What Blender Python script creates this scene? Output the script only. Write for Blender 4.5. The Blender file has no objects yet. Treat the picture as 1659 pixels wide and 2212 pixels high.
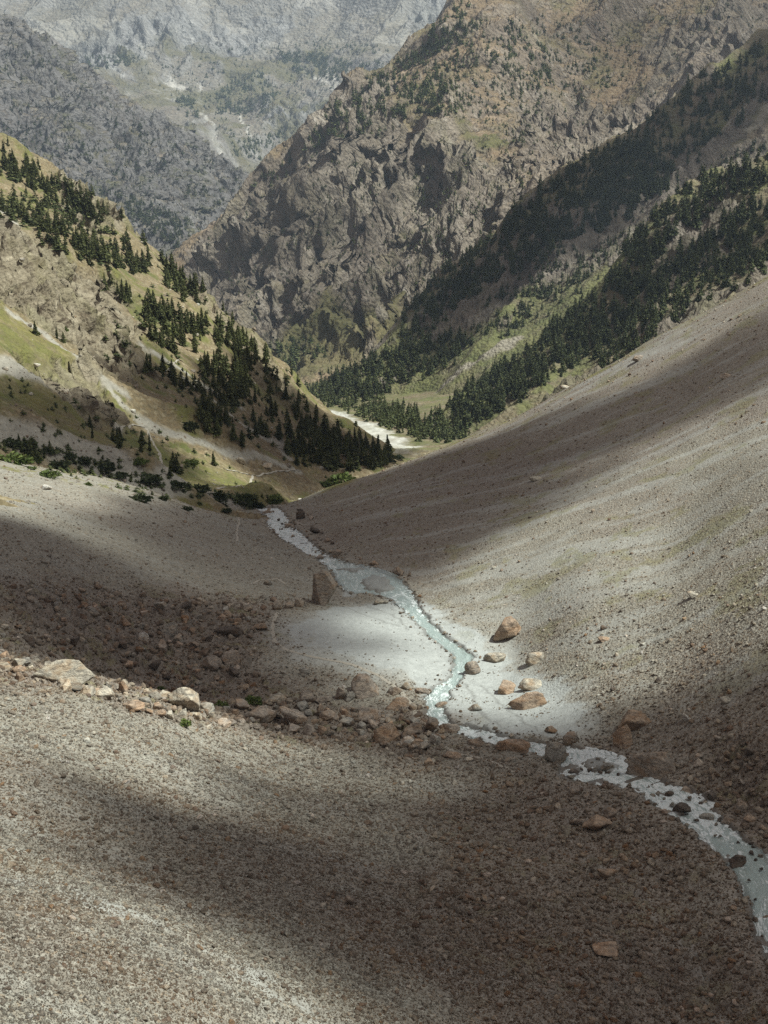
import bpy, math, random, time
import numpy as np
from mathutils import Vector
T0 = time.time()
R = math.radians
SC = bpy.context.scene
COL = SC.collection
rng = np.random.default_rng(7)
random.seed(7)

# ---------------------------------------------------------------- camera
PITCH = 17.0                       # degrees below the horizontal
cam_data = bpy.data.cameras.new('camera')
cam = bpy.data.objects.new('camera', cam_data)
COL.objects.link(cam)
cam.location = (0, 0, 0)
cam.rotation_euler = (R(90 - PITCH), 0, 0)
cam_data.sensor_fit = 'VERTICAL'
cam_data.angle = R(40.0)
cam_data.clip_start = 1.0
cam_data.clip_end = 40000.0
SC.camera = cam

# ---------------------------------------------------------------- sky, sun, exposure
SUN_EL, SUN_AZ = 58.0, 100.0        # azimuth measured from the view direction (+y) towards +x
SUN_DIR = np.array([math.cos(R(SUN_EL)) * math.sin(R(SUN_AZ)), math.cos(R(SUN_EL)) * math.cos(R(SUN_AZ)), math.sin(R(SUN_EL))])
world = bpy.data.worlds.new('World')
SC.world = world
world.use_nodes = True
wn, wl = world.node_tree.nodes, world.node_tree.links
wn.clear()
w_out = wn.new('ShaderNodeOutputWorld')
w_bg = wn.new('ShaderNodeBackground')
w_sky = wn.new('ShaderNodeTexSky')
w_sky.sky_type = 'NISHITA'
w_sky.sun_disc = False
w_sky.sun_elevation = R(SUN_EL)
w_sky.sun_rotation = R(SUN_AZ)
w_sky.altitude = 1800
w_sky.air_density = 1.0
w_sky.dust_density = 3.0
w_sky.ozone_density = 1.0
# broken cloud cover: a warm tone mixed over the blue, tinting the shade brown
w_tc = wn.new('ShaderNodeTexCoord')
w_nz = wn.new('ShaderNodeTexNoise')
w_nz.inputs['Scale'].default_value = 2.2
w_nz.inputs['Detail'].default_value = 6
w_rp = wn.new('ShaderNodeValToRGB')
w_rp.color_ramp.elements[0].position = 0.36
w_rp.color_ramp.elements[1].position = 0.55
w_mx = wn.new('ShaderNodeMix')
w_mx.data_type = 'RGBA'
wl.new(w_tc.outputs['Generated'], w_nz.inputs['Vector'])
wl.new(w_nz.outputs['Fac'], w_rp.inputs['Fac'])
wl.new(w_rp.outputs['Color'], w_mx.inputs['Factor'])
wl.new(w_sky.outputs['Color'], w_mx.inputs['A'])
w_mx.inputs['B'].default_value = (5.0, 4.05, 3.45, 1)
wl.new(w_mx.outputs['Result'], w_bg.inputs['Color'])
w_bg.inputs['Strength'].default_value = 0.053
wl.new(w_bg.outputs['Background'], w_out.inputs['Surface'])
sun_data = bpy.data.lights.new('sun', 'SUN')
sun_data.energy = 4.5
sun_data.angle = R(0.5)
sun_data.color = (0.97, 1.0, 0.91)
sun = bpy.data.objects.new('sun', sun_data)
COL.objects.link(sun)
sun.rotation_euler = Vector([float(-c) for c in SUN_DIR]).to_track_quat('-Z', 'Y').to_euler()
SC.view_settings.view_transform = 'Standard'
SC.view_settings.look = 'None'
SC.view_settings.exposure = 0.68
SC.view_settings.gamma = 1.0
SC.view_settings.use_curve_mapping = False
SC.cycles.max_bounces = 4
SC.cycles.diffuse_bounces = 2
SC.cycles.glossy_bounces = 2
SC.cycles.transmission_bounces = 2
SC.cycles.volume_bounces = 0
SC.cycles.transparent_max_bounces = 8
SC.cycles.use_denoising = False

# ---------------------------------------------------------------- picture points to directions (survey of the place)
FPX, CX, CY = 3039.0, 829.5, 1106.0
cp, sp = math.cos(R(PITCH)), math.sin(R(PITCH))

def ray(u, v):
    """azimuth and tangent of elevation of the sight line through a surveyed picture point"""
    a = (np.asarray(u, float) - CX) / FPX
    b = -(np.asarray(v, float) - CY) / FPX
    dx, dy, dz = a, cp + b * sp, -sp + b * cp
    h = np.hypot(dx, dy)
    return np.arctan2(dx, dy), dz / h

def project(x, y, z):
    f = y * cp - z * sp
    up = y * sp + z * cp
    return CX + FPX * x / f, CY - FPX * up / f

# ---------------------------------------------------------------- noise
def _hash(ix, iy, seed):
    h = (ix.astype(np.int64) * 374761393 + iy.astype(np.int64) * 668265263 + seed * 1442695041) & 0xffffffff
    h = ((h ^ (h >> 13)) * 1274126177) & 0xffffffff
    return h ^ (h >> 16)

_G = np.array([(math.cos(a), math.sin(a)) for a in np.linspace(0, 2 * math.pi, 64, endpoint=False)], np.float32)

def gnoise(x, y, seed=0):
    fx, fy = np.floor(x), np.floor(y)
    ix, iy = fx.astype(np.int64), fy.astype(np.int64)
    tx, ty = (x - fx).astype(np.float32), (y - fy).astype(np.float32)
    ux, uy = tx * tx * tx * (tx * (tx * 6 - 15) + 10), ty * ty * ty * (ty * (ty * 6 - 15) + 10)
    def g(ox, oy):
        k = _hash(ix + ox, iy + oy, seed) & 63
        v = _G[k]
        return v[..., 0] * (tx - ox) + v[..., 1] * (ty - oy)
    a, b, c, d = g(0, 0), g(1, 0), g(0, 1), g(1, 1)
    return (a + (b - a) * ux + ((c + (d - c) * ux) - (a + (b - a) * ux)) * uy) * 1.5

def fbm(x, y, scale, octs=4, gain=0.5, seed=0, ridged=False):
    """scale = wavelength in metres of the first octave"""
    out, amp, w = 0.0, 1.0, 1.0
    x, y = x / scale, y / scale
    prev = 1.0
    for o in range(octs):
        n = gnoise(x, y, seed + o * 17)
        if ridged:
            n = (1 - np.abs(n) * 1.6)
            n = n * n * prev
            prev = np.clip(n * 1.4, 0, 1)
            n = n - 0.45
        out = out + n * amp
        amp *= gain
        x, y = x * 2.03 + 13.7, y * 2.03 - 7.3
    return out

def crag(x, y, scale, octs=3, gain=0.5, seed=0):
    """blocky broken rock: quantised tilted cells, cheap cellular look"""
    out, amp = 0.0, 1.0
    for o in range(octs):
        s = scale / (1.9 ** o)
        wx = x + gnoise(x / s, y / s, seed + 5 + o) * s * .5
        wy = y + gnoise(x / s + 9, y / s, seed + 6 + o) * s * .5
        ix, iy = np.floor(wx / s), np.floor(wy / s)
        best = np.full(np.shape(x), 9., np.float32); val = np.zeros(np.shape(x), np.float32)
        fx, fy = (wx / s - ix).astype(np.float32), (wy / s - iy).astype(np.float32)
        for oy in (-1, 0, 1):
            for ox in (-1, 0, 1):
                h = _hash(ix + ox, iy + oy, seed + 31 * o)
                px, py = ox + (h & 1023) / 1023. , oy + ((h >> 10) & 1023) / 1023.
                dx, dy = px - fx, py - fy
                d = dx * dx + dy * dy
                m = d < best
                a = ((h >> 20) & 15) / 16. * 6.283
                t = ((h >> 24) & 63) / 63. - .5 + (dx * np.cos(a) + dy * np.sin(a)) * .9
                val = np.where(m, t, val); best = np.where(m, d, best)
        out = out + val * amp
        amp *= gain
    return out

def sstep(a, b, x):
    t = np.clip((x - a) / (b - a), 0, 1)
    return t * t * (3 - 2 * t)

# ---------------------------------------------------------------- terrain layers: height over (azimuth, distance)
LAYERS = []

class Layer:
    def __init__(self, name, az, rr, naz, pts, zpts=(), smooth=1e-4, coarse=160):
        self.name = name
        self.az = np.radians(np.linspace(az[0], az[1], naz))
        self.rs = rr
        ku, kv, kr = (np.array(c, float) for c in zip(*pts)) if len(pts) else ([], [], [])
        th, e = ray(ku, kv)
        kr = np.array(kr)
        if len(zpts):
            th2, r2, z2 = [], [], []
            for (u, r, z) in zpts:      # u at the horizontal centre row approximates azimuth
                th2.append(math.atan((u - CX) / FPX / cp)); r2.append(r); z2.append(z / r)
            th = np.concatenate([th, th2]); e = np.concatenate([e, z2]); kr = np.concatenate([kr, r2])
        self._fit(th, np.log(kr), e, smooth)
        ca = np.linspace(self.az[0], self.az[-1], coarse)
        cr = np.linspace(math.log(rr[0]), math.log(rr[-1]), coarse)
        A, L = np.meshgrid(ca, cr)
        E = self._eval(A.ravel(), L.ravel()).reshape(A.shape)
        self.base = E * np.exp(L)
        self.ca, self.cr = ca, cr
        A, Rr = np.meshgrid(self.az, self.rs)
        self.X, self.Y = Rr * np.sin(A), Rr * np.cos(A)
        self.Z = self.base_at(A, np.log(Rr))
        LAYERS.append(self)
    SX = 2.5
    def _fit(self, a, l, e, smooth):
        P = np.stack([a * self.SX, l], 1)
        self.P = P
        d = np.hypot(P[:, None, 0] - P[None, :, 0], P[:, None, 1] - P[None, :, 1])
        n = len(P)
        K = self._k(d) + np.eye(n) * smooth
        Q = np.hstack([np.ones((n, 1)), P])
        M = np.block([[K, Q], [Q.T, np.zeros((3, 3))]])
        self.w = np.linalg.solve(M, np.concatenate([e, np.zeros(3)]))
    @staticmethod
    def _k(d):
        return np.where(d > 1e-9, d * d * np.log(np.maximum(d, 1e-9)), 0)
    def _eval(self, a, l):
        out = np.empty(len(a))
        for i in range(0, len(a), 20000):
            q = np.stack([a[i:i+20000] * self.SX, l[i:i+20000]], 1)
            d = np.hypot(q[:, None, 0] - self.P[None, :, 0], q[:, None, 1] - self.P[None, :, 1])
            out[i:i+20000] = self._k(d) @ self.w[:-3] + self.w[-3] + q @ self.w[-2:]
        return out
    def base_at(self, A, L):
        return bil(self.base, (A - self.ca[0]) / (self.ca[-1] - self.ca[0]) * (len(self.ca) - 1),
                   (L - self.cr[0]) / (self.cr[-1] - self.cr[0]) * (len(self.cr) - 1))
    def z_at(self, x, y, base=False):
        a, r = np.arctan2(x, y), np.hypot(x, y)
        if base:
            z = self.base_at(a, np.log(np.maximum(r, 1)))
        else:
            fi = (a - self.az[0]) / (self.az[-1] - self.az[0]) * (len(self.az) - 1)
            fj = np.interp(r, self.rs, np.arange(len(self.rs)))
            z = bil(self.Z, fi, fj)
        bad = (a < self.az[0]) | (a > self.az[-1]) | (r < self.rs[0]) | (r > self.rs[-1])
        return np.where(bad, -1e9, z)

def bil(G, fi, fj):
    fi = np.clip(fi, 0, G.shape[1] - 1.001); fj = np.clip(fj, 0, G.shape[0] - 1.001)
    i, j = fi.astype(int), fj.astype(int)
    s, t = fi - i, fj - j
    return (G[j, i] * (1 - s) + G[j, i + 1] * s) * (1 - t) + (G[j + 1, i] * (1 - s) + G[j + 1, i + 1] * s) * t

def ground(x, y, layers=None):
    z = np.full(np.shape(x), -1e9)
    for L in (layers or LAYERS):
        z = np.maximum(z, L.z_at(x, y))
    return z

def hit(u, v, layers=None, n=1500):
    """where the sight line through a surveyed point meets the ground; on a miss the crest it passes closest to"""
    th, e = ray(u, v)
    th, e = float(th), float(e)
    Ls = layers or LAYERS
    r0, r1 = min(L.rs[0] for L in Ls), max(L.rs[-1] for L in Ls)
    rs = np.exp(np.linspace(math.log(r0), math.log(r1), n))
    x, y = rs * math.sin(th), rs * math.cos(th)
    zz = ground(x, y, Ls) - e * rs
    k = np.nonzero(zz >= 0)[0]
    if len(k):
        k = int(k[0])
        if k > 0 and zz[k - 1] > -1e6:
            t = zz[k - 1] / (zz[k - 1] - zz[k])
            r = rs[k - 1] + (rs[k] - rs[k - 1]) * t
        else:
            r = rs[k]
        ok = True
    else:
        r = rs[int(np.argmax(zz / rs))]; ok = False
    x, y = r * math.sin(th), r * math.cos(th)
    return x, y, float(ground(np.array([x]), np.array([y]), Ls)[0]), ok

def world_poly(pts, layers):
    return np.array([hit(u, v, layers)[:2] for u, v in pts])

def poly_sd(P, x, y):
    """signed distance in metres, positive inside"""
    ins = np.zeros(x.shape, bool)
    d2 = np.full(x.shape, 1e18)
    n = len(P)
    for i in range(n):
        ax, ay = P[i]; bx, by = P[(i + 1) % n]
        ex, ey = bx - ax, by - ay
        L = ex * ex + ey * ey + 1e-9
        t = np.clip(((x - ax) * ex + (y - ay) * ey) / L, 0, 1)
        d2 = np.minimum(d2, (x - ax - t * ex) ** 2 + (y - ay - t * ey) ** 2)
        c = ((ay > y) != (by > y))
        with np.errstate(divide='ignore', invalid='ignore'):
            c &= x < (bx - ax) * (y - ay) / (by - ay if by != ay else 1e-9) + ax
        ins ^= c
    return np.where(ins, 1, -1) * np.sqrt(d2)

def poly_mask(L, pts, soft, warp=0.0, wscale=20.0, seed=1):
    """0..1 mask of a surveyed outline on a layer, its edge softened and broken up, in world coordinates"""
    P = world_poly(pts, [L])
    pad = soft + warp * 1.5
    x, y = L.X, L.Y
    m = np.zeros(x.shape, np.float32)
    box = (x > P[:, 0].min() - pad) & (x < P[:, 0].max() + pad) & (y > P[:, 1].min() - pad) & (y < P[:, 1].max() + pad)
    if not box.any():
        return m
    bx, by = x[box], y[box]
    if warp:
        wx = fbm(bx, by, wscale, 4, .6, seed) * warp
        wy = fbm(bx, by, wscale, 4, .6, seed + 50) * warp
        bx, by = bx + wx, by + wy
    m[box] = sstep(-soft, soft, poly_sd(P, bx, by))
    return m

def line_mask(L, pts, width, soft, warp=0.0, wscale=10., seed=3):
    P = world_poly(pts, [L])
    x, y = L.X, L.Y
    m = np.zeros(x.shape, np.float32)
    pad = width + soft + warp
    box = (x > P[:, 0].min() - pad) & (x < P[:, 0].max() + pad) & (y > P[:, 1].min() - pad) & (y < P[:, 1].max() + pad)
    bx, by = x[box], y[box]
    if warp:
        bx, by = bx + fbm(bx, by, wscale, 3, .5, seed) * warp, by + fbm(bx, by, wscale, 3, .5, seed + 9) * warp
    d = np.full(bx.shape, 1e9)
    for i in range(len(P) - 1):
        ax, ay = P[i]; ex, ey = P[i + 1] - P[i]
        t = np.clip(((bx - ax) * ex + (by - ay) * ey) / (ex * ex + ey * ey + 1e-9), 0, 1)
        d = np.minimum(d, np.hypot(bx - ax - t * ex, by - ay - t * ey))
    m[box] = 1 - sstep(width - soft, width + soft, d)
    return m

def rlist(r0, r1, h, px=1407.0, k=1.0, dmin=0.05, dmax=1e9):
    """distances whose steps shrink where the eye could see them"""
    out = [r0]
    while out[-1] < r1:
        out.append(out[-1] + min(dmax, max(dmin, k * out[-1] ** 2 / (h * px))))
    return np.array(out)
# ---------------------------------------------------------------- the lie of the land (picture column, row, distance in metres)
NEAR_PTS = [
 (0,2212,62),(0,1900,85),(0,1650,117),(0,1430,165),(400,2212,68),(400,1900,97),(400,1700,126),(400,1510,172),
 (830,2212,80),(830,1900,113),(830,1700,144),(830,1590,169),(1250,2212,90),(1250,1900,121),(1250,1700,146),(1250,1630,158),
 (1659,2212,98),(1659,2000,114),(0,2500,52),(830,2500,68),(1659,2500,86),(0,2900,43),(830,2900,57),(1659,2900,73),
 (-300,2212,57),(-300,1900,77),(-300,1650,104),(-300,1400,150),(130,1447,165),(130,1462,177),(130,1400,190),(0,1395,180),
 (260,1485,168),(260,1497,180),(260,1440,192),(400,1519,182),(400,1440,196),(600,1560,176),(700,1500,184),(700,1400,204),(700,1320,224),
 (560,1400,202),(850,1450,193),(1000,1380,211),(1100,1400,206),(1200,1500,182),(1100,1600,164),(1300,1560,166),(760,1230,256),
 (830,1250,250),(640,1170,295),(570,1095,371),(0,1300,196),(0,1200,211),(0,1100,240),(0,1000,290),(200,1350,200),(200,1200,228),
 (200,1100,262),(200,1030,300),(400,1300,218),(400,1200,243),(400,1100,290),(550,1300,226),(550,1200,256),(550,1130,320),
 (-300,1000,260),(-300,1200,195),(-300,1300,178),(0,1015,340),(200,1060,350),(400,1100,370),(570,1112,450),(640,1115,480),
 (1659,1700,136),(1659,1500,156),(1659,1250,187),(1659,1000,236),(1659,800,306),(1659,600,410),
 (1450,1600,155),(1450,1400,182),(1450,1200,217),(1450,1000,265),(1450,850,335),(1450,712,405),
 (1250,1400,192),(1250,1250,218),(1250,1100,258),(1250,950,325),(1250,824,408),
 (1050,1300,224),(1050,1200,247),(1050,1100,280),(1050,1000,340),(1050,928,408),
 (850,1180,268),(850,1100,305),(850,1050,350),(850,1006,402),(700,1140,305),(700,1085,365),(720,1046,398),(640,1085,398),
 (1659,640,445),(1659,720,520),(1450,750,450),(1450,830,520),(1250,862,450),(1250,930,520),(1050,962,450),(1050,1010,520),
 (850,1035,450),(850,1070,520),(720,1075,450),(700,1110,520),
 (1950,2212,98),(1950,1960,113),(1950,1700,128),(1950,1500,143),(1950,1250,168),(1950,1000,210),(1950,800,270),(1950,600,365),(1950,450,420),(1950,485,455),(1950,560,520),
 (2300,2212,98),(2300,1900,113),(2300,1500,139),(2300,1000,196),(2300,600,330),(-650,2212,52),(-650,1800,74),(-650,1500,98),(-650,1100,185),(-650,800,300),
]
def pol(a0, a1, px=1.0):
    return int((a1 - a0) / (0.0407 * px)) + 1

near = Layer('near', (-26, 29), rlist(46, 500, 80, k=1.1, dmax=2.2), pol(-26, 29, 1.08), NEAR_PTS, coarse=260)

LEFT_PTS = [
 (0,1012,285),(300,1040,330),(620,1092,400),(700,1058,460),(840,1000,620),(-300,1000,240),
 (0,900,330),(0,800,380),(0,600,520),(0,450,700),(0,300,950),(150,650,520),(150,850,390),(150,500,700),(140,390,950),
 (300,900,430),(300,750,560),(300,620,720),(300,520,900),(330,545,900),(420,620,860),(450,850,520),(450,720,700),(450,950,440),
 (550,950,520),(550,800,700),(550,725,850),(600,780,850),(660,1000,560),(690,880,850),(690,950,680),(830,960,850),
 (-300,800,300),(-300,600,400),(-300,400,600),(-300,150,950),
 (0,330,1080),(150,430,1080),(330,600,1080),(550,780,1080),(690,930,1080),(830,1010,1080),
 (-300,200,1080),
]
left = Layer('left', (-20.5, 2.5), rlist(240, 1060, 80, k=1.4, dmax=1.6), pol(-20.5, 2.5, 1.1), LEFT_PTS, coarse=200)

# valley floor beyond the scree, as a profile along its axis
class Floor(Layer):
    def __init__(self, name, az, rr, naz):
        self.name, self.rs = name, rr
        self.az = np.radians(np.linspace(az[0], az[1], naz))
        A, Rr = np.meshgrid(self.az, rr)
        self.X, self.Y = Rr * np.sin(A), Rr * np.cos(A)
        kr = np.array([420, 600, 800, 900, 1100, 1350, 1700, 2200, 2700, 3500, 5200.])
        ku = np.array([600, 720, 800, 880, 800, 700, 620, 480, 400, 400, 520.])
        kz = np.array([-135, -172, -212, -231, -264, -309, -366, -432, -475, -530, -620.])
        ax = (np.interp(Rr, kr, ku) - CX) / FPX / cp * Rr
        d = self.X - ax
        self.Z = np.interp(Rr, kr, kz) + np.maximum(0, np.abs(d) - 30) * np.where(d > 0, .16, .3)
        LAYERS.append(self)
floor_ = Floor('floor', (-12, 14), rlist(430, 5200, 260, k=2.0, dmax=9), pol(-12, 14, 1.6))

SPURA_PTS = [
 (1659,90,1900),(1480,180,1870),(1400,235,1850),(1280,330,1820),(1200,385,1800),(1100,460,1780),(960,590,1750),(870,680,1740),(780,790,1700),
 (1659,300,1700),(1400,400,1640),(1200,600,1500),(1400,520,1500),(1659,420,1540),(1000,750,1480),(900,850,1420),(1100,620,1560),(1200,760,1340),
 (800,905,1320),(900,930,1150),(1000,940,1050),(1300,760,1150),(1659,600,1100),(1950,400,1300),(1950,200,1650),(1950,-60,1900),(1950,0,2200),
 (1659,140,2100),(1400,300,2050),(1200,440,2000),(960,650,1960),(870,730,1940),(780,830,1900),(620,900,1700),(620,900,2000),
]
spur_a = Layer('spur_a', (-4, 20.5), rlist(1000, 2050, 160, k=1.5, dmax=3.0), pol(-4, 20.5, 1.1), SPURA_PTS)

SPURB_PTS = [
 (1659,310,1250),(1580,350,1240),(1500,405,1220),(1400,485,1190),(1340,560,1170),(1285,640,1150),(1150,760,1150),(1000,870,1180),(900,935,1200),
 (1659,580,900),(1500,640,900),(1400,720,900),(1150,880,930),(1000,935,980),(1500,520,1080),(1659,440,1080),(1300,740,1010),
 (1659,400,1400),(1400,580,1340),(1150,830,1300),(900,980,1330),(1950,90,1260),(1950,380,900),(1950,200,1400),(800,1000,1100),(1659,700,780),(1150,930,800),
]
spur_b = Layer('spur_b', (0, 20.5), rlist(820, 1380, 120, k=1.5, dmax=2.0), pol(0, 20.5, 1.1), SPURB_PTS)

MAIN_PTS = [
 (590,770,1880),(870,660,1940),(700,620,2000),(1000,500,2040),(1080,400,2110),(800,430,2190),(960,260,2300),(1200,330,2200),(1300,200,2560),
 (600,500,2230),(450,570,2280),(390,550,2380),(420,515,2400),(520,445,2440),(560,388,2470),(650,325,2520),(655,295,2560),(700,245,2600),
 (830,150,2650),(870,128,2670),(930,62,2720),(985,0,2770),(1080,-120,2880),(1000,110,2600),(1150,0,2820),(1300,0,2900),(1500,0,2860),(1659,0,2820),(1659,120,2500),(1500,150,2450),
 (1400,260,2300),(1659,250,2200),(1300,-250,3200),(1659,-300,3200),(1000,-60,3300),(1950,-300,3000),(1950,0,2500),(1950,250,2100),
 (640,760,1800),(870,750,1780),(1200,500,2000),(1659,400,2000),(1000,650,1850),
 (390,600,2700),(520,500,2750),(650,380,2850),(830,220,2950),(985,80,3080),
 (500,700,2000),(420,640,2200),(700,905,1600),(560,900,1600),(800,890,1620),(950,760,1600),(1300,560,1700),(1659,460,1700),(450,800,1700),
]
main = Layer('main', (-10, 20.5), rlist(1560, 3250, 190, k=1.7, dmax=3.6), pol(-10, 20.5, 1.1), MAIN_PTS)

GREY_PTS = [
 (0,40,4150),(100,85,4130),(200,150,4110),(270,200,4100),(330,242,4080),(400,290,4050),(470,340,4000),(550,385,3950),(570,410,3930),
 (0,300,3600),(150,350,3550),(200,450,3350),(300,400,3600),(400,540,3150),(300,520,3150),(450,480,3500),(520,470,3650),(0,150,3900),(450,560,3100),
 (-300,-120,4200),(-300,200,3500),(0,500,3100),(-300,400,3100),
 (0,110,4600),(200,230,4600),(400,360,4600),(570,460,4500),(-300,-50,4600),(620,500,4000),(620,520,3400),
]
grey = Layer('grey', (-20.5, -1.5), rlist(3000, 4550, 280, k=2.0, dmax=5.5), pol(-20.5, -1.5, 1.1), GREY_PTS)

FAR_PTS = [
 (560,400,5200),(560,300,5900),(640,330,5700),(640,200,6500),(740,250,5900),(830,160,6300),(450,200,6500),(330,190,6500),(230,150,6700),
 (150,70,7300),(0,-30,7700),(300,-40,7600),(550,-50,7600),(800,-40,7500),(980,-30,7300),(700,100,7000),(500,100,7200),(860,80,6900),
 (0,-200,8300),(500,-220,8300),(1000,-200,8300),(-300,0,7500),(-300,-200,8200),(1200,200,6300),(1200,0,7200),(300,250,6000),(560,450,4900),(0,200,5800),(-300,200,5800),
 (420,300,5400),(1200,400,5000),
]
far = Layer('far', (-20.5, 8), rlist(4900, 8150, 600, k=2.0, dmax=12), pol(-20.5, 8, 1.1), FAR_PTS)
print('layers', [(l.name, l.Z.shape) for l in LAYERS], time.time() - T0)
# ---------------------------------------------------------------- river course (left bank, right bank, surveyed going downstream)
BANKS = [((2010,2420),(2190,2330)),((1830,2250),(1990,2170)),((1640,2060),(1790,1990)),((1618,1978),(1712,1950)),((1616,1925),(1690,1890)),((1588,1885),(1662,1855)),
 ((1550,1852),(1634,1818)),((1520,1803),(1596,1792)),((1468,1776),(1560,1776)),((1418,1742),(1538,1726)),((1392,1712),(1500,1706)),
 ((1345,1698),(1395,1678)),((1270,1702),(1362,1648)),((1196,1678),(1322,1622)),((1208,1646),(1258,1614)),
 ((1180,1636),(1200,1606)),((1130,1624),(1160,1604)),((1080,1610),(1118,1597)),((994,1585),(1052,1577)),((958,1572),(988,1568)),
 ((922,1552),(962,1550)),((916,1528),(958,1534)),((918,1500),(968,1514)),((943,1481),(980,1487)),((976,1460),(998,1467)),
 ((982,1428),(1009,1440)),((982,1413),(1034,1418)),((951,1393),(1000,1401)),((920,1366),(962,1374)),((888,1331),(927,1338)),((861,1305),(908,1309)),
 ((840,1292),(886,1276)),((790,1281),(871,1252)),((752,1288),(842,1236)),((728,1262),(800,1224)),((722,1243),(760,1216)),((702,1221),(736,1209)),
 ((682,1204),(718,1203)),((640,1182),(685,1182)),((603,1157),(662,1159)),((580,1136),(632,1135)),((574,1118),(617,1114)),((556,1099),(606,1097)),((530,1092),(560,1086))]
NB = [near]
def densify(P, n):
    P = np.array(P); d = np.concatenate([[0], np.cumsum(np.hypot(*np.diff(P[:, :2], axis=0).T))])
    t = np.linspace(0, d[-1], n)
    k = np.array([.25, .5, .25])
    out = np.stack([np.interp(t, d, P[:, c]) for c in range(P.shape[1])], 1)
    for _ in range(6):
        out[1:-1] = (out[:-2] + 2 * out[1:-1] + out[2:]) / 4
    return out
_l, _r = [], []
for (a, b) in BANKS:
    xa, ya, za, _ = hit(*a, NB); xb, yb, zb, _ = hit(*b, NB)
    zm = (za + zb) / 2                 # the water lies level between its banks
    xa, ya, xb, yb, za, zb = xa * zm / za, ya * zm / za, xb * zm / zb, yb * zm / zb, zm, zm
    _l.append((xa, ya, za)); _r.append((xb, yb, zb))
_l, _r = np.array(_l), np.array(_r)
seg = np.concatenate([[0], np.cumsum(np.hypot(*np.diff(((_l + _r) / 2)[:, :2], axis=0).T))])
NS = 620
ts = np.linspace(0, seg[-1], NS)
def sm(A, it=5):
    A = A.copy()
    for _ in range(it):
        A[1:-1] = (A[:-2] + 2 * A[1:-1] + A[2:]) / 4
    return A
RL = sm(np.stack([np.interp(ts, seg, _l[:, c]) for c in range(3)], 1), 30)
RR = sm(np.stack([np.interp(ts, seg, _r[:, c]) for c in range(3)], 1), 30)
# the water runs downhill all the way
RZ = sm(np.minimum.accumulate((RL[:, 2] + RR[:, 2]) / 2), 60)
RC = (RL + RR) / 2
RPOLY = np.concatenate([RL[::4, :2], RR[::-4, :2]])
ISLANDS = [[(772,1262),(800,1245),(838,1247),(856,1262),(850,1278),(820,1282),(790,1272)],
           [(742,1270),(762,1276),(775,1288),(752,1292),(738,1282)],
           [(1268,1640),(1300,1634),(1340,1648),(1338,1668),(1300,1676),(1262,1666)],
           [(1222,1664),(1248,1660),(1262,1670),(1240,1678)],
           [(1455,1742),(1480,1736),(1492,1750),(1470,1764)],
           [(1566,1858),(1592,1848),(1608,1866),(1590,1880)],
           [(724,1225),(770,1226),(810,1231),(760,1236)]]

# near ground: undulation, then the channel, then stones
L = near
x, y = L.X, L.Y
und = fbm(x, y, 38, 3, .5, 3) * .9 + fbm(x, y, 7, 2, .5, 8) * .13
und *= sstep(46, 70, np.hypot(x, y)) * .6 + .4
L.Z += und
a_, r_ = np.arctan2(x, y), np.hypot(x, y)
def near_river(x, y):
    bx = np.full(x.shape, 1e9); bi = np.zeros(x.shape, int)
    for i in range(0, NS, 6):
        d = (x - RC[i, 0]) ** 2 + (y - RC[i, 1]) ** 2
        m = d < bx
        bx[m] = d[m]; bi[m] = i
    return np.sqrt(bx), bi
box = (x > RPOLY[:, 0].min() - 14) & (x < RPOLY[:, 0].max() + 14) & (y > RPOLY[:, 1].min() - 14) & (y < RPOLY[:, 1].max() + 14)
bx, by = x[box], y[box]
dc, ic = near_river(bx, by)
closeb = dc < 26
bx2, by2 = bx[closeb], by[closeb]
wsd = np.full(bx.shape, -50.)
wsd[closeb] = poly_sd(RPOLY, bx2 + fbm(bx2, by2, 3.5, 3, .55, 4) * .55, by2 + fbm(bx2, by2, 3.5, 3, .55, 5) * .55)
SD = np.full(x.shape, -50.); SD[box] = wsd
zr = RZ[ic]
zb = L.Z[box]
k = sstep(-9, -.5, wsd)
zb = zb * (1 - k) + (zr + .06 + fbm(bx, by, 5, 2, .5, 77) * .12) * k
isl = np.zeros(bx.shape)
for P in ISLANDS:
    W = world_poly(P, NB)
    m = np.abs(bx - W[:, 0].mean()) + np.abs(by - W[:, 1].mean()) < 40
    isl[m] = np.maximum(isl[m], sstep(-.5, .9, poly_sd(W, bx[m] + fbm(bx[m], by[m], 3., 3, .6, 6) * .9, by[m] + fbm(bx[m], by[m], 3., 3, .6, 7) * .9)))
zb -= (.55 * sstep(-.18, .3, wsd)) * (1 - isl * .93)
zb += isl * .10
L.Z[box] = zb
ISL = np.zeros(x.shape, np.float32); ISL[box] = isl
flat = poly_mask(near, [(640,1325),(740,1315),(860,1300),(940,1310),(990,1345),(1060,1385),(1110,1440),(1200,1455),(1290,1530),(1300,1580),(1240,1600),(1160,1600),(1000,1580),(960,1560),(900,1510),(860,1480),(780,1450),(700,1430),(610,1405),(585,1360)], 3.0, 4.0, 14., 11)
fan = poly_mask(near, [(720,1312),(860,1300),(940,1310),(985,1345),(1055,1385),(1120,1450),(1200,1465),(1270,1530),(1260,1580),(1160,1600),(1000,1580),(960,1560),(920,1500),(860,1455),(780,1430),(700,1410),(640,1390),(640,1350)], 1.0, 1.8, 6., 12)
bould = np.maximum(poly_mask(near, [(-60,1260),(300,1270),(640,1290),(600,1400),(560,1470),(640,1500),(780,1530),(960,1570),(1000,1620),(900,1660),(700,1600),(450,1560),(0,1480),(-60,1470)], 5, 5, 15, 13),
                   poly_mask(near, [(1500,1600),(1720,1580),(1720,1950),(1640,1900),(1540,1780),(1480,1700)], 4, 4, 12, 14))
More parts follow.
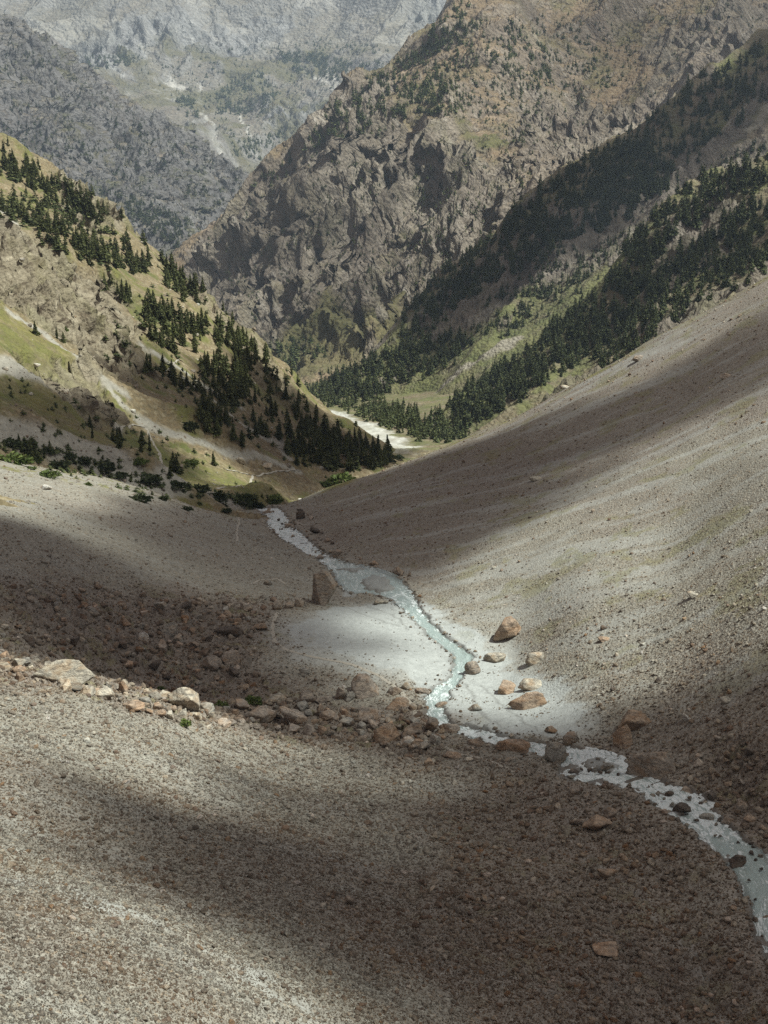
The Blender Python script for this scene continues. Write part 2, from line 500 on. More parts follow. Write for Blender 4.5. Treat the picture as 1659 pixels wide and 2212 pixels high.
bould = np.maximum(bould, poly_mask(near, [(1000,1640),(1300,1700),(1500,1800),(1660,1990),(1660,2260),(1100,2260),(900,1950),(1000,1760)], 9, 6, 18, 15) * .55)
crest = poly_mask(near, [(-60,1410),(70,1415),(210,1460),(350,1495),(470,1530),(560,1515),(700,1505),(760,1530),(900,1545),(960,1590),(920,1630),(760,1605),(600,1590),(450,1570),(330,1550),(200,1510),(60,1470),(-60,1465)], 2.5, 3, 8, 16)
bould = np.maximum(bould, crest)
wet = sstep(-.7, -.05, SD)
for P in ([(752,1292),(800,1312),(850,1330),(885,1362)], [(700,1300),(760,1316),(800,1334),(860,1352)], [(1003,1476),(1024,1510),(1046,1545),(1082,1572),(1130,1592)], [(1040,1480),(1080,1520),(1120,1548),(1160,1580)]):
    wet = np.maximum(wet, line_mask(near, P, .16, .3, .5, 3., 28) * .8)
fine = 1 - np.maximum(flat * .75, sstep(-2.5, -1, SD) * .3)
chute = line_mask(near, [(-60,1880),(120,1915),(330,2010),(560,2120),(760,2250)], 1.6, 1.4, 1.6, 6., 21)
chute = np.maximum(chute, line_mask(near, [(1260,1850),(1360,1925),(1440,2000),(1520,2110),(1560,2212)], .45, .5, .8, 5., 22) * .8)
for P, w in (([(1760,1395),(1660,1425),(1590,1440),(1520,1462)], 1.0), ([(1760,1440),(1660,1460),(1600,1485),(1560,1500)], .8), ([(1400,1270),(1500,1225),(1700,1150)], 1.8), ([(1080,1230),(1250,1150),(1450,1070),(1700,950)], 2.2),
             ([(1000,1120),(1150,1060),(1350,960),(1600,800)], 1.4), ([(1150,1340),(1300,1280),(1500,1180)], 1.8)):
    chute = np.maximum(chute, line_mask(near, P, w, w, w * 1.2, 8., 23) * .7)
dry = 1 - sstep(-1.7, -.5, SD) * (1 - ISL * .6)
rs_ = poly_mask(near, [(700,1060),(1800,520),(1800,1500),(1300,1450),(1000,1330),(850,1220)], 8, 3, 10, 24)
# slide tracks of finer debris, drawn out down the fall line
streak = np.where(rs_ > .5, fbm((x * .93 - y * .25) / 9, x * .25 + y * .93, 7, 4, .6, 87), fbm(x / 5 - y / 12, y + x * .12, 4.2, 4, .6, 88))
streak = sstep(.08, .6, streak) * (1 - bould) * (1 - flat) * (.35 + .5 * rs_)
rough = np.clip(fine - chute * .35 - streak * .55, .1, 1) * dry
c1 = crag(x, y, .62, 2, .6, 40) * (1 - .8 * sstep(150, 260, r_))
L.Z += c1 * .09 * rough
m = bould > .02
cb = np.zeros(x.shape); cb[m] = crag(x[m], y[m], 1.9, 3, .6, 60)
L.Z += cb * .42 * bould * (1 - np.clip(flat + sstep(-3, -1, SD), 0, 1))
L.Z -= (chute * .12)
# shallow rills down the right hand scree
L.Z += gnoise((x * .93 - y * .25) / 70, (x * .25 + y * .93) / 4.5, 71) * .28 * rs_ + gnoise((x * .93 - y * .25) / 40, (x * .25 + y * .93) / 13, 72) * .5 * rs_
ridge_grass = line_mask(near, [(700,1050),(800,1024),(1000,949),(1150,880),(1400,740),(1700,575)], 5, 6, 7, 12., 25)
grass = np.clip(ridge_grass * (.75 + fbm(x, y, 9, 4, .6, 81) * 1.1), 0, 1) * .9
grass = np.maximum(grass, sstep(.32, .62, fbm(x, y, 11, 4, .65, 82)) * rs_ * .38)
grass = np.maximum(grass, poly_mask(near, [(-40,960),(120,960),(260,1010),(420,1060),(600,1085),(560,1100),(380,1085),(200,1045),(0,1020)], 4, 8, 10, 26) * sstep(.1, .4, fbm(x, y, 5, 4, .6, 83)) * .8)
grass = np.maximum(grass, sstep(.36, .6, fbm(x, y, 5, 4, .65, 84)) * bould * .4)
grass = np.maximum(grass, poly_mask(near, [(690,1052),(735,1036),(760,1028),(770,1036),(740,1050),(700,1062)], 2, 2, 5, 27))
brownz = np.maximum(poly_mask(near, [(600,1100),(800,1020),(1000,945),(1400,735),(1700,575),(1700,860),(1500,940),(1250,1060),(1000,1190),(880,1260),(760,1210)], 8, 8, 25, 29), poly_mask(near, [(1280,1560),(1450,1500),(1750,1420),(2100,1400),(2100,2400),(900,2400),(760,1950),(1000,1830),(1150,1700)], 6, 6, 18, 30))  # brown upper scree; lower right has the cloud shade's brown put into the colour
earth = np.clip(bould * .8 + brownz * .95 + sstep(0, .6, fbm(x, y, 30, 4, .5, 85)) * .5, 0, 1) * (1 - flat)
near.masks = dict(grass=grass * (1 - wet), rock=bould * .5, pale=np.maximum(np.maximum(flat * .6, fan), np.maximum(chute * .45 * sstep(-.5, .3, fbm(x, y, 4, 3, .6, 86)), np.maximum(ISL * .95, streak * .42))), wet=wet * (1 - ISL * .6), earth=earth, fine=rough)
near.SD = SD

# left hillside
L = left
x, y = L.X, L.Y
rocky = poly_mask(left, [(-60,470),(60,500),(160,560),(260,620),(300,700),(330,775),(250,790),(180,760),(100,710),(40,660),(-60,640)], 6, 9, 30, 31)
cliff = poly_mask(left, [(135,405),(200,405),(260,440),(300,500),(310,520),(250,490),(180,475),(140,450)], 5, 6, 25, 32)
edge = poly_mask(left, [(430,560),(520,650),(570,760),(640,840),(700,910),(660,905),(560,850),(500,740),(440,660),(340,560)], 8, 12, 30, 33) * .7
small = poly_mask(left, [(50,770),(120,765),(220,800),(240,850),(300,900),(220,880),(140,830)], 3, 6, 18, 34)
rock = np.clip(np.maximum(np.maximum(rocky, cliff), np.maximum(edge, small)), 0, 1)
rr_ = np.hypot(x, y)
# ribs run down the fall line (towards +x)
u1, v1 = x * .93 + y * .36, -x * .36 + y * .93
L.Z += fbm(u1 / 2.2, v1, 80, 3, .5, 91, True) * 7.5 + fbm(x, y, 24, 3, .5, 92) * 1.2
L.Z += rock * (fbm(u1 / 1.9, v1, 34, 5, .5, 93, True) * 8.5 + crag(x, y, 9, 4, .5, 94) * 2.8)
L.Z += cliff * (fbm(x, y, 18, 4, .5, 95, True) * 7 + 2)
L.Z += (1 - rock) * crag(x, y, 2.6, 2, .6, 96) * .30
scr = np.zeros(x.shape)
for P, w in (([(25,675),(100,725),(180,790),(270,850)], 1.8), ([(-40,775),(60,810),(160,850),(240,895)], 4.), ([(225,825),(262,872),(330,915),(430,955),(560,985),(650,1020)], 1.5), ([(300,910),(400,950),(520,985)], 2.0),
             ([(-40,915),(60,945),(160,975),(300,1015)], 5), ([(-10,440),(10,465),(40,490)], 5), ([(400,820),(480,880),(600,950),(700,1010)], 2.0), ([(220,1020),(330,1055),(500,1080)], 3.5), ([(300,745),(430,830),(520,880)], 1.6)):
    scr = np.maximum(scr, line_mask(left, P, w, w * .35, w * .7, 14, 36))
green = np.maximum(poly_mask(left, [(-60,660),(30,700),(120,770),(220,830),(250,870),(200,850),(80,790),(-60,760)], 4, 7, 20, 37),
                   poly_mask(left, [(-60,800),(80,850),(230,915),(330,960),(480,1010),(640,1075),(560,1085),(420,1050),(280,980),(120,915),(-60,860)], 5, 8, 20, 38))
green = np.maximum(green, poly_mask(left, [(220,590),(300,640),(330,690),(300,700),(250,640)], 3, 5, 15, 39))
green = np.maximum(green, sstep(.0, .4, fbm(x, y, 22, 5, .6, 97)) * .8)
green *= .6 + .8 * sstep(-.3, .4, fbm(x, y, 7, 4, .6, 98))
brown = poly_mask(left, [(380,800),(560,840),(690,900),(840,980),(700,1040),(560,1000),(430,930)], 8, 14, 40, 40)
brown = np.maximum(brown, poly_mask(left, [(180,560),(290,640),(330,740),(270,700),(210,620)], 5, 10, 20, 41))
brown = np.maximum(brown, poly_mask(left, [(-60,835),(80,870),(220,930),(330,990),(220,985),(60,930),(-60,900)], 3, 6, 18, 43) * .8)
left.masks = dict(grass=np.clip(green * (1 - scr) * (1 - rock * .75) * (1 - brown * .5), 0, 1), rock=rock, pale=scr * (1 - rock * .5), wet=np.zeros(x.shape), earth=np.clip(brown + .25 * sstep(0, .5, fbm(x, y, 40, 4, .6, 99)), 0, 1), fine=np.ones(x.shape))

def slope_of(L):
    gy, gx = np.gradient(L.Z)
    ds = np.gradient(L.rs)[:, None]
    da = (L.az[1] - L.az[0]) * L.rs[:, None]
    return np.hypot(gy / ds, gx / da)

# floor beyond
L = floor_
x, y = L.X, L.Y
L.Z += fbm(x, y, 90, 4, .5, 101) * 3 + crag(x, y, 6, 2, .6, 102) * .5
bed = poly_mask(floor_, [(682,882),(745,890),(800,912),(905,962),(900,985),(830,965),(760,935),(690,905)], 6, 10, 30, 44)
wpale = poly_mask(floor_, [(680,880),(745,892),(752,908),(700,902)], 4, 5, 20, 45)
floor_.masks = dict(grass=np.clip(.45 + fbm(x, y, 30, 4, .6, 103), 0, 1) * (1 - bed * .85), rock=np.zeros(x.shape), pale=np.maximum(bed * (.8 + .4 * fbm(x, y, 12, 3, .6, 105)), wpale), wet=np.zeros(x.shape), earth=sstep(.1, .5, fbm(x, y, 50, 4, .6, 104)), fine=wpale)

# dark forested spur
L = spur_a
x, y = L.X, L.Y
u1, v1 = x * .8 + y * .6, -x * .6 + y * .8       # u1 runs across the contours
cl = poly_mask(spur_a, [(900,640),(1000,560),(1100,520),(1300,420),(1500,330),(1700,250),(1700,330),(1500,450),(1300,560),(1100,660),(960,720),(880,700)], 25, 30, 90, 46)
L.Z += fbm(u1 / 3.0, v1, 150, 4, .5, 111, True) * 20 + fbm(x, y, 45, 3, .5, 112) * 3.0
L.Z += cl * (fbm(u1 / 1.8, v1, 60, 5, .45, 113, True) * 10 + crag(x, y, 18, 3, .5, 114) * 5)
L.Z += crag(x, y, 7, 2, .6, 115) * .8
st = np.zeros(x.shape)
for P, w in (([(1700,195),(1560,310),(1400,440),(1300,520),(1180,600)], 6), ([(1640,200),(1500,340),(1420,430)], 4), ([(870,672),(780,720),(690,770),(600,805)], 8), ([(1180,600),(1100,640),(1020,690)], 7), ([(1120,730),(1020,790),(950,840),(830,895)], 7), ([(1390,440),(1300,470),(1220,560)], 7)):
    st = np.maximum(st, line_mask(spur_a, P, w, w * .6, w * 1.3, 30, 47))
gr = poly_mask(spur_a, [(600,800),(700,760),(870,665),(870,740),(1000,760),(1150,720),(1290,640),(1240,700),(1000,860),(860,900),(800,900),(700,870)], 12, 25, 70, 48)
gr = np.maximum(gr, poly_mask(spur_a, [(1000,700),(1200,560),(1330,480),(1450,430),(1700,300),(1700,380),(1450,500),(1300,640),(1150,730),(1030,780)], 15, 30, 80, 49) * .8)
sl = slope_of(L)
rk = np.clip(cl * .8 + sstep(.95, 1.5, sl), 0, 1)
spur_a.masks = dict(grass=np.clip((gr * .9 + .25 + fbm(x, y, 50, 4, .6, 116) * .9), 0, 1) * (1 - rk) * (1 - st), rock=rk, pale=st * .8, wet=np.zeros(x.shape), earth=np.clip(1 - gr + fbm(x, y, 60, 3, .5, 118) * .6, 0, 1), fine=np.ones(x.shape))

# nearer right hand spur
L = spur_b
x, y = L.X, L.Y
u1, v1 = x * .8 + y * .6, -x * .6 + y * .8
oc = np.maximum(poly_mask(spur_b, [(1340,720),(1370,680),(1440,690),(1500,640),(1530,650),(1450,740),(1350,770)], 6, 8, 40, 50), poly_mask(spur_b, [(1440,470),(1530,400),(1600,390),(1590,470),(1500,540),(1440,580),(1400,560)], 12, 14, 50, 51))
oc = np.maximum(oc, sstep(.25, .6, fbm(x, y, 90, 4, .6, 120)) * .8)
L.Z += fbm(u1 / 2.5, v1, 90, 4, .5, 121, True) * 12 + fbm(x, y, 30, 3, .5, 122) * 2
L.Z += oc * (fbm(u1 / 1.6, v1, 40, 5, .45, 123, True) * 7 + crag(x, y, 12, 3, .5, 124) * 3.5)
L.Z += crag(x, y, 4.5, 2, .6, 125) * .6
gr = sstep(-.1, .4, fbm(x, y, 40, 4, .6, 126))
gm = poly_mask(spur_b, [(800,900),(960,850),(1050,760),(1160,690),(1260,640),(1200,720),(1000,880),(960,935),(820,920)], 10, 14, 40, 52)
spur_b.masks = dict(grass=np.clip(gr * .8 + gm, 0, 1) * (1 - oc * .8), rock=oc, pale=gm * sstep(.0, .5, fbm(x, y, 25, 4, .6, 127)) * .7, wet=np.zeros(x.shape), earth=gm * .5 + .2, fine=np.ones(x.shape))

# the big right hand mountain
L = main
x, y = L.X, L.Y
u1, v1 = x * .75 + y * .66, -x * .66 + y * .75
cf = poly_mask(main, [(380,560),(480,455),(650,330),(800,270),(900,250),(1000,300),(1100,330),(1180,400),(1100,480),(1000,520),(950,600),(870,660),(720,700),(600,760),(480,700)], 25, 40, 140, 53)
cf2 = np.maximum(poly_mask(main, [(1130,180),(1250,160),(1340,190),(1420,170),(1400,240),(1280,330),(1180,330),(1080,320),(1100,240)], 20, 30, 100, 54), poly_mask(main, [(1400,40),(1700,-60),(1700,90),(1500,170),(1420,150)], 20, 30, 100, 55) * .8)
cf2 = np.maximum(cf2, poly_mask(main, [(650,300),(690,240),(830,150),(870,150),(760,250),(700,300),(655,325)], 10, 10, 60, 58))
up = 1 - np.maximum(cf, cf2)
wx = fbm(x, y, 160, 3, .5, 130) * 45
L.Z += fbm((u1 + wx) / 3.2, v1 + wx, 230, 4, .5, 131, True) * 44
L.Z += cf * (fbm((u1 + wx) / 1.9, v1 + wx * .6, 125, 6, .44, 132, True) * 46 + crag(x + wx * .3, y, 34, 4, .52, 133) * 12)
L.Z += cf2 * (fbm(u1 / 1.7, v1, 85, 6, .45, 134, True) * 27 + crag(x, y, 28, 4, .5, 135) * 9)
L.Z += up * (fbm((u1 + wx) / 4.5, v1, 75, 5, .45, 136, True) * 11 + crag(x, y, 16, 3, .5, 137) * 2.6)
sl = slope_of(L)
rk = np.clip(np.maximum(cf, cf2) * (.55 + .5 * sstep(.6, 1.4, sl)) + up * sstep(.85, 1.35, sl) * .8, 0, 1)
gul = sstep(.35, .75, fbm((u1 + wx) / 7, v1 + wx * .8, 70, 4, .6, 138, True) + .12) * up
for P, w in (([(1225,180),(1215,250),(1180,330),(1170,400)], 4), ([(1130,350),(1060,440),(1075,500)], 9), ([(1300,30),(1260,110),(1240,180)], 8), ([(1180,20),(1160,100)], 7), ([(1560,70),(1480,160),(1400,200)], 8), ([(1100,340),(1075,470)], 6), ([(880,668),(790,715),(700,765),(600,808)], 6), ([(720,40),(700,90)], 3)):
    gul = np.maximum(gul, line_mask(main, P, w, w * .7, w * 1.5, 40, 56))
gr = poly_mask(main, [(850,230),(960,235),(1080,290),(1130,300),(1100,330),(1000,300),(900,270)], 10, 25, 80, 57)
gr = np.maximum(gr, poly_mask(main, [(580,770),(640,720),(720,690),(860,670),(700,780)], 10, 20, 60, 59))
gr = np.maximum(gr, sstep(.05, .5, fbm(x, y, 120, 5, .6, 139)) * .55 * up)
gr = np.maximum(gr, sstep(.1, .4, fbm(x, y, 45, 5, .6, 140)) * cf * .55)
talus = poly_mask(main, [(560,800),(585,745),(650,700),(760,700),(880,655),(890,720),(780,780),(660,820)], 12, 20, 50, 66)
gr = np.maximum(gr, talus); rk = rk * (1 - talus)
main.masks = dict(grass=np.clip(gr * (1 - rk * .6), 0, 1), rock=rk, pale=np.clip(gul * .75, 0, 1), wet=np.zeros(x.shape), earth=(1 - talus) * np.clip(up * .8 + cf2 * .5 + .3 * fbm(x, y, 90, 4, .5, 141), 0, 1), fine=np.ones(x.shape))

# grey mountain
L = grey
x, y = L.X, L.Y
u1, v1 = x * .95 - y * .3, x * .3 + y * .95
wx = fbm(x, y, 260, 3, .5, 150) * 70
L.Z += fbm((u1 + wx) / 3.0, v1 + wx, 360, 4, .5, 151, True) * 26
L.Z += fbm((u1 + wx) / 2.2, v1 + wx, 140, 6, .45, 152, True) * 22 + crag(x + wx * .3, y, 50, 4, .5, 153) * 15
sl = slope_of(L)
gul = sstep(.45, .8, fbm((u1 + wx) / 6, v1 + wx, 110, 4, .6, 154, True) + .05)
grey.masks = dict(grass=sstep(.0, .5, fbm(x, y, 120, 5, .6, 155)) * .7 * (1 - sstep(.9, 1.5, sl)), rock=sstep(.4, 1.1, sl + .3 * fbm(x, y, 60, 3, .5, 156)), pale=gul * .5, wet=np.zeros(x.shape), earth=np.clip(.4 + fbm(x, y, 200, 4, .5, 157) * .8, 0, 1), fine=np.ones(x.shape))

# far mountain
L = far
x, y = L.X, L.Y
wx = fbm(x, y, 500, 3, .5, 160) * 150
L.Z += fbm(x + wx * .8, (y + wx) / 2.2, 800, 5, .45, 161, True) * 75
sl0 = slope_of(L)
L.Z += fbm(x + wx * .5, (y + wx) / 1.8, 200, 6, .45, 162, True) * 20 + crag(x, y, 90, 3, .5, 163) * 4
bands = poly_mask(far, [(-60,120),(120,90),(400,40),(650,50),(640,75),(430,90),(330,110),(230,150),(100,150)], 60, 80, 300, 60)
bands = np.maximum(bands, poly_mask(far, [(870,10),(1010,-20),(1010,60),(900,90)], 60, 60, 200, 61))
bands = np.maximum(bands, poly_mask(far, [(560,215),(700,225),(690,280),(600,290)], 30, 50, 150, 62))
L.Z += bands * fbm(x, y, 130, 5, .5, 164, True) * 36
sl = slope_of(L)
wp = poly_mask(far, [(325,180),(370,160),(410,200),(420,235),(360,215),(330,200)], 15, 30, 90, 63)
for P, w in (([(240,150),(270,165)], 10), ([(660,150),(740,195)], 9), ([(690,165),(760,190)], 6), ([(430,180),(460,290),(480,350)], 9), ([(300,60),(320,170)], 7), ([(380,60),(430,130)], 7), ([(520,250),(545,330)], 6)):
    wp = np.maximum(wp, line_mask(far, P, w, w * .8, w * 2, 80, 64))
top = poly_mask(far, [(-60,-400),(1100,-400),(1100,150),(900,110),(700,90),(500,50),(330,100),(220,140),(-60,120)], 100, 160, 500, 65)
fg = sstep(-.1, .35, fbm(x, y, 420, 5, .6, 165)) * (1 - top * .8)
far.masks = dict(grass=fg * .8, rock=np.clip(bands + sstep(.55, 1.0, sl) * .6, 0, 1), pale=np.clip(wp + top * sstep(-.1, .5, fbm(x / 2, y, 250, 5, .6, 166)) * .55, 0, 1), wet=np.zeros(x.shape), earth=np.clip(.5 + fbm(x, y, 500, 4, .5, 167), 0, 1) * (1 - top * .6), fine=np.ones(x.shape))
# cliffs: ribs, ledges and clefts pushed out of the rock face itself
def carve_face(L, out, amp, lam, lean, mask, seed):
    s = L.X * -out[1] + L.Y * out[0]
    p, q = s * math.cos(lean) + L.Z * math.sin(lean), -s * math.sin(lean) + L.Z * math.cos(lean)
    w = gnoise(p / lam, q / lam, seed + 1) * lam * .35
    n = fbm(p + w, (q + w) / 3.2, lam, 5, .52, seed, True) * 1.0 + crag(p + w, q / 1.8, lam * .45, 3, .55, seed + 4) * .55
    n = n * amp * mask
    L.X = L.X + out[0] * n; L.Y = L.Y + out[1] * n
carve_face(main, (-.75, -.66), 17., 62., .55, np.clip(cf + cf2 * .8, 0, 1) + .12, 180)
carve_face(grey, (.93, -.36), 22., 110., -.75, np.ones(grey.Z.shape) * .9, 190)
carve_face(far, (.1, -.99), 26., 200., .2, np.clip(bands + .15, 0, 1), 200)
carve_face(left, (.93, -.36), 3.4, 14., -.7, np.clip(left.masks['rock'], 0, 1), 210)
print('detail', time.time() - T0)
# ---------------------------------------------------------------- materials
class NT:
    def __init__(self, name):
        self.m = bpy.data.materials.new(name); self.m.use_nodes = True
        self.t = self.m.node_tree; self.t.nodes.clear()
        self.out = self.n('ShaderNodeOutputMaterial')
        self.b = self.n('ShaderNodeBsdfPrincipled')
        self.b.inputs['Roughness'].default_value = .9
        self.b.inputs['Specular IOR Level'].default_value = .25
        self.l(self.b.outputs[0], self.out.inputs['Surface'])
    def n(self, t, **kw):
        nd = self.t.nodes.new(t)
        for k_, v_ in kw.items():
            setattr(nd, k_, v_)
        return nd
    def l(self, a, b):
        self.t.links.new(a, b)
    def put(self, sock, v):
        if isinstance(v, bpy.types.NodeSocket): self.l(v, sock)
        elif isinstance(v, (tuple, list)): sock.default_value = (*v, 1) if len(v) == 3 and sock.type == 'RGBA' else v
        else: sock.default_value = v
    def mix(self, f, a, b, mode='MIX'):
        nd = self.n('ShaderNodeMix', data_type='RGBA', blend_type=mode)
        self.put(nd.inputs[0], f); self.put(nd.inputs[6], a); self.put(nd.inputs[7], b)
        return nd.outputs[2]
    def math(self, op, a, b=0.0, clamp=False):
        nd = self.n('ShaderNodeMath', operation=op, use_clamp=clamp)
        self.put(nd.inputs[0], a); self.put(nd.inputs[1], b)
        return nd.outputs[0]
    def pos(self, sx=1, sy=1, sz=1, src='Object', rot=(0, 0, 0)):
        tc = self.n('ShaderNodeTexCoord'); mp = self.n('ShaderNodeMapping')
        self.l(tc.outputs[src], mp.inputs[0]); mp.inputs['Scale'].default_value = (sx, sy, sz); mp.inputs['Rotation'].default_value = rot
        return mp.outputs[0]
    def noise(self, vec, wl_, detail=4, rough=.6, dist=0):
        nd = self.n('ShaderNodeTexNoise'); self.l(vec, nd.inputs['Vector'])
        nd.inputs['Scale'].default_value = 1 / wl_; nd.inputs['Detail'].default_value = detail; nd.inputs['Roughness'].default_value = rough; nd.inputs['Distortion'].default_value = dist
        return nd.outputs['Fac']
    def voro(self, vec, wl_, out='Color', feature='F1'):
        nd = self.n('ShaderNodeTexVoronoi', feature=feature); self.l(vec, nd.inputs['Vector']); nd.inputs['Scale'].default_value = 1 / wl_
        return nd.outputs[out]
    def ramp(self, f, stops, interp='LINEAR'):
        nd = self.n('ShaderNodeValToRGB'); nd.color_ramp.interpolation = interp
        cr = nd.color_ramp
        while len(cr.elements) < len(stops): cr.elements.new(.5)
        for e_, (p, c) in zip(cr.elements, stops):
            e_.position = p; e_.color = (*c, 1) if isinstance(c, tuple) else (c, c, c, 1)
        self.put(nd.inputs[0], f)
        return nd.outputs[0]
    def bump(self, h, dist, strength=1.0):
        nd = self.n('ShaderNodeBump'); self.l(h, nd.inputs['Height']); nd.inputs['Distance'].default_value = dist; nd.inputs['Strength'].default_value = strength
        self.l(nd.outputs[0], self.b.inputs['Normal'])

def terrain_mat(name, px, C, stones=True, bk=2.2, lean=.6):
    """px: metres that one fine texture grain spans; C: colours of base, earth, grass a/b, rock a/b/dark, pale"""
    t = NT(name)
    p = t.pos()
    at1 = t.n('ShaderNodeAttribute', attribute_name='mask_a'); at2 = t.n('ShaderNodeAttribute', attribute_name='mask_b')
    s1 = t.n('ShaderNodeSeparateColor'); s2 = t.n('ShaderNodeSeparateColor')
    t.l(at1.outputs['Color'], s1.inputs[0]); t.l(at2.outputs['Color'], s2.inputs[0])
    grass_, rock_, pale_ = s1.outputs; wet_, earth_, fine_ = s2.outputs
    n1 = t.noise(p, px * 60, 5, .65); n2 = t.noise(p, px * 9, 4, .7); n3 = t.noise(p, px * 2.2, 3, .7)
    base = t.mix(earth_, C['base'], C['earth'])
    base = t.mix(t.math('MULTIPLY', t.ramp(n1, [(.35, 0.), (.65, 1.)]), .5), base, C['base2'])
    # individual stones of every hue
    vc = t.voro(p, px * 2.4)
    hs = t.n('ShaderNodeSeparateColor'); t.l(vc, hs.inputs[0])
    st = t.ramp(hs.outputs[0], [(0., C['s1']), (.3, C['s2']), (.55, C['s3']), (.8, C['s4']), (.93, C['s5'])], 'CONSTANT')
    base = t.mix(.5 if stones else .28, base, st)
    pale = t.mix(t.math('MULTIPLY', n3, .8), C['pale'], C['pale2'])
    base = t.mix(pale_, base, pale)
    # rock with strata and cracks; the dark tone also paints in crevice shade
    pr0 = t.pos(1, 1, 1, rot=(0, lean, .15)); pm = t.n('ShaderNodeMapping'); t.l(pr0, pm.inputs[0]); pm.inputs['Scale'].default_value = (1.7, 1, .45); pr = pm.outputs[0]
    rn = t.noise(pr, px * 16, 6, .68, .6); rn2 = t.noise(pr, px * 70, 4, .6, .3)
    rk = t.mix(t.ramp(rn2, [(.35, 0.), (.65, 1.)]), C['rock'], C['rock2'])
    rk = t.mix(t.ramp(rn, [(.36, 1.), (.47, 0.)]), rk, C['rockd'])
    rk = t.mix(t.math('MULTIPLY', t.ramp(rn, [(.56, 0.), (.72, 1.)]), .8), rk, C['rockl'])
    base = t.mix(t.math('MULTIPLY', rock_, t.ramp(n2, [(.3, .7), (.6, 1.)])), base, rk)
    gr = t.mix(t.ramp(n2, [(.35, 0.), (.65, 1.)]), C['grass'], C['grass2'])
    gr = t.mix(t.ramp(n1, [(.4, 0.), (.7, .8)]), gr, C['grass3'])
    gm = t.math('MULTIPLY', t.math('MULTIPLY', grass_, t.ramp(n2, [(.28, .35), (.55, 1.)])), 1.25, True)
    base = t.mix(gm, base, gr)
    base = t.mix(t.math('MULTIPLY', wet_, .62), base, C['wet'])
    # grain
    base = t.mix(1.0, base, t.ramp(n3, [(.25, .70), (.5, .97), (.78, 1.16)]), 'MULTIPLY')
    base = t.mix(1.0, base, t.ramp(n2, [(.25, .8), (.75, 1.18)]), 'MULTIPLY')
    t.put(t.b.inputs['Base Color'], base)
    bh = t.math('ADD', t.math('MULTIPLY', n3, .5), t.math('MULTIPLY', t.voro(p, px * 3.1, 'Distance'), -.6))
    bh = t.math('ADD', bh, t.math('MULTIPLY', rn, t.math('MULTIPLY', rock_, 3.0)))
    bh = t.math('MULTIPLY', bh, t.math('ADD', t.math('MULTIPLY', fine_, .8), .2))
    t.bump(bh, px * bk, .9)
    rg = t.math('SUBTRACT', .92, t.math('MULTIPLY', wet_, .5))
    t.put(t.b.inputs['Roughness'], rg)
    return t.m

CN = dict(base=(.255,.245,.20), base2=(.215,.205,.17), earth=(.175,.144,.122), s1=(.165,.145,.122), s2=(.25,.235,.205), s3=(.21,.178,.145), s4=(.34,.325,.285), s5=(.26,.185,.12),
          pale=(.37,.39,.38), pale2=(.28,.295,.285), rock=(.24,.20,.165), rock2=(.19,.155,.125), rockd=(.09,.075,.062), rockl=(.38,.34,.29),
          grass=(.115,.125,.04), grass2=(.17,.16,.06), grass3=(.21,.17,.075), wet=(.075,.07,.062))
CL = dict(CN, base=(.20,.158,.095), base2=(.165,.148,.07), earth=(.135,.095,.06), rock=(.275,.24,.175), rock2=(.20,.17,.12), rockd=(.085,.065,.045), rockl=(.46,.41,.31), grass=(.085,.10,.03), grass2=(.125,.13,.042), grass3=(.18,.155,.06),
          s1=(.13,.105,.065), s2=(.23,.19,.12), s3=(.19,.14,.08), s4=(.33,.28,.19), s5=(.24,.18,.10))
CL.update(pale=(.33,.315,.27), pale2=(.26,.245,.205))
CS = dict(CL, base=(.15,.13,.085), base2=(.12,.115,.06), earth=(.13,.10,.075), grass=(.085,.10,.036), grass2=(.12,.125,.05), grass3=(.16,.15,.07), rock=(.20,.17,.14), rock2=(.155,.13,.11), rockd=(.07,.06,.05), rockl=(.32,.29,.25), pale=(.33,.30,.25), pale2=(.22,.20,.16))
CM = dict(CS, base=(.17,.13,.085), base2=(.13,.105,.065), earth=(.19,.13,.085), rock=(.25,.215,.175), rock2=(.17,.14,.115), rockd=(.05,.043,.038), rockl=(.44,.40,.35), pale=(.33,.255,.19), pale2=(.24,.18,.13), grass=(.085,.09,.036), grass2=(.12,.11,.05), grass3=(.15,.12,.065))
CG = dict(CM, base=(.18,.165,.14), base2=(.14,.13,.105), earth=(.17,.135,.115), rock=(.185,.176,.172), rock2=(.15,.14,.137), rockd=(.075,.065,.06), rockl=(.31,.29,.27), pale=(.34,.33,.31), pale2=(.25,.24,.22), grass=(.085,.09,.045), grass2=(.11,.11,.06))
CF = dict(CG, base=(.20,.188,.172), base2=(.145,.14,.12), earth=(.15,.13,.115), pale=(.46,.44,.40), pale2=(.33,.31,.28), rock=(.28,.275,.27), rock2=(.22,.215,.21), rockd=(.13,.12,.115), rockl=(.45,.43,.40), grass=(.09,.09,.045), grass2=(.12,.11,.06), grass3=(.14,.115,.07))
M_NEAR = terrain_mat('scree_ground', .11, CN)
M_LEFT = terrain_mat('alpine_hillside', .5, CL, True, 2.2, -.9)
M_SPUR = terrain_mat('forest_slope', 1.1, CS, False, 3)
M_FLOOR = terrain_mat('valley_meadow', .9, dict(CS, pale=(.58,.58,.54), pale2=(.40,.40,.36)), True, 2.5)
M_MAIN = terrain_mat('mountain_rock', 1.9, CM, False, 2.6)
M_GREY = terrain_mat('grey_mountain', 3.2, CG, False, 2.6, -.9)
M_FAR = terrain_mat('far_mountain', 5.5, CF, False, 2.6)

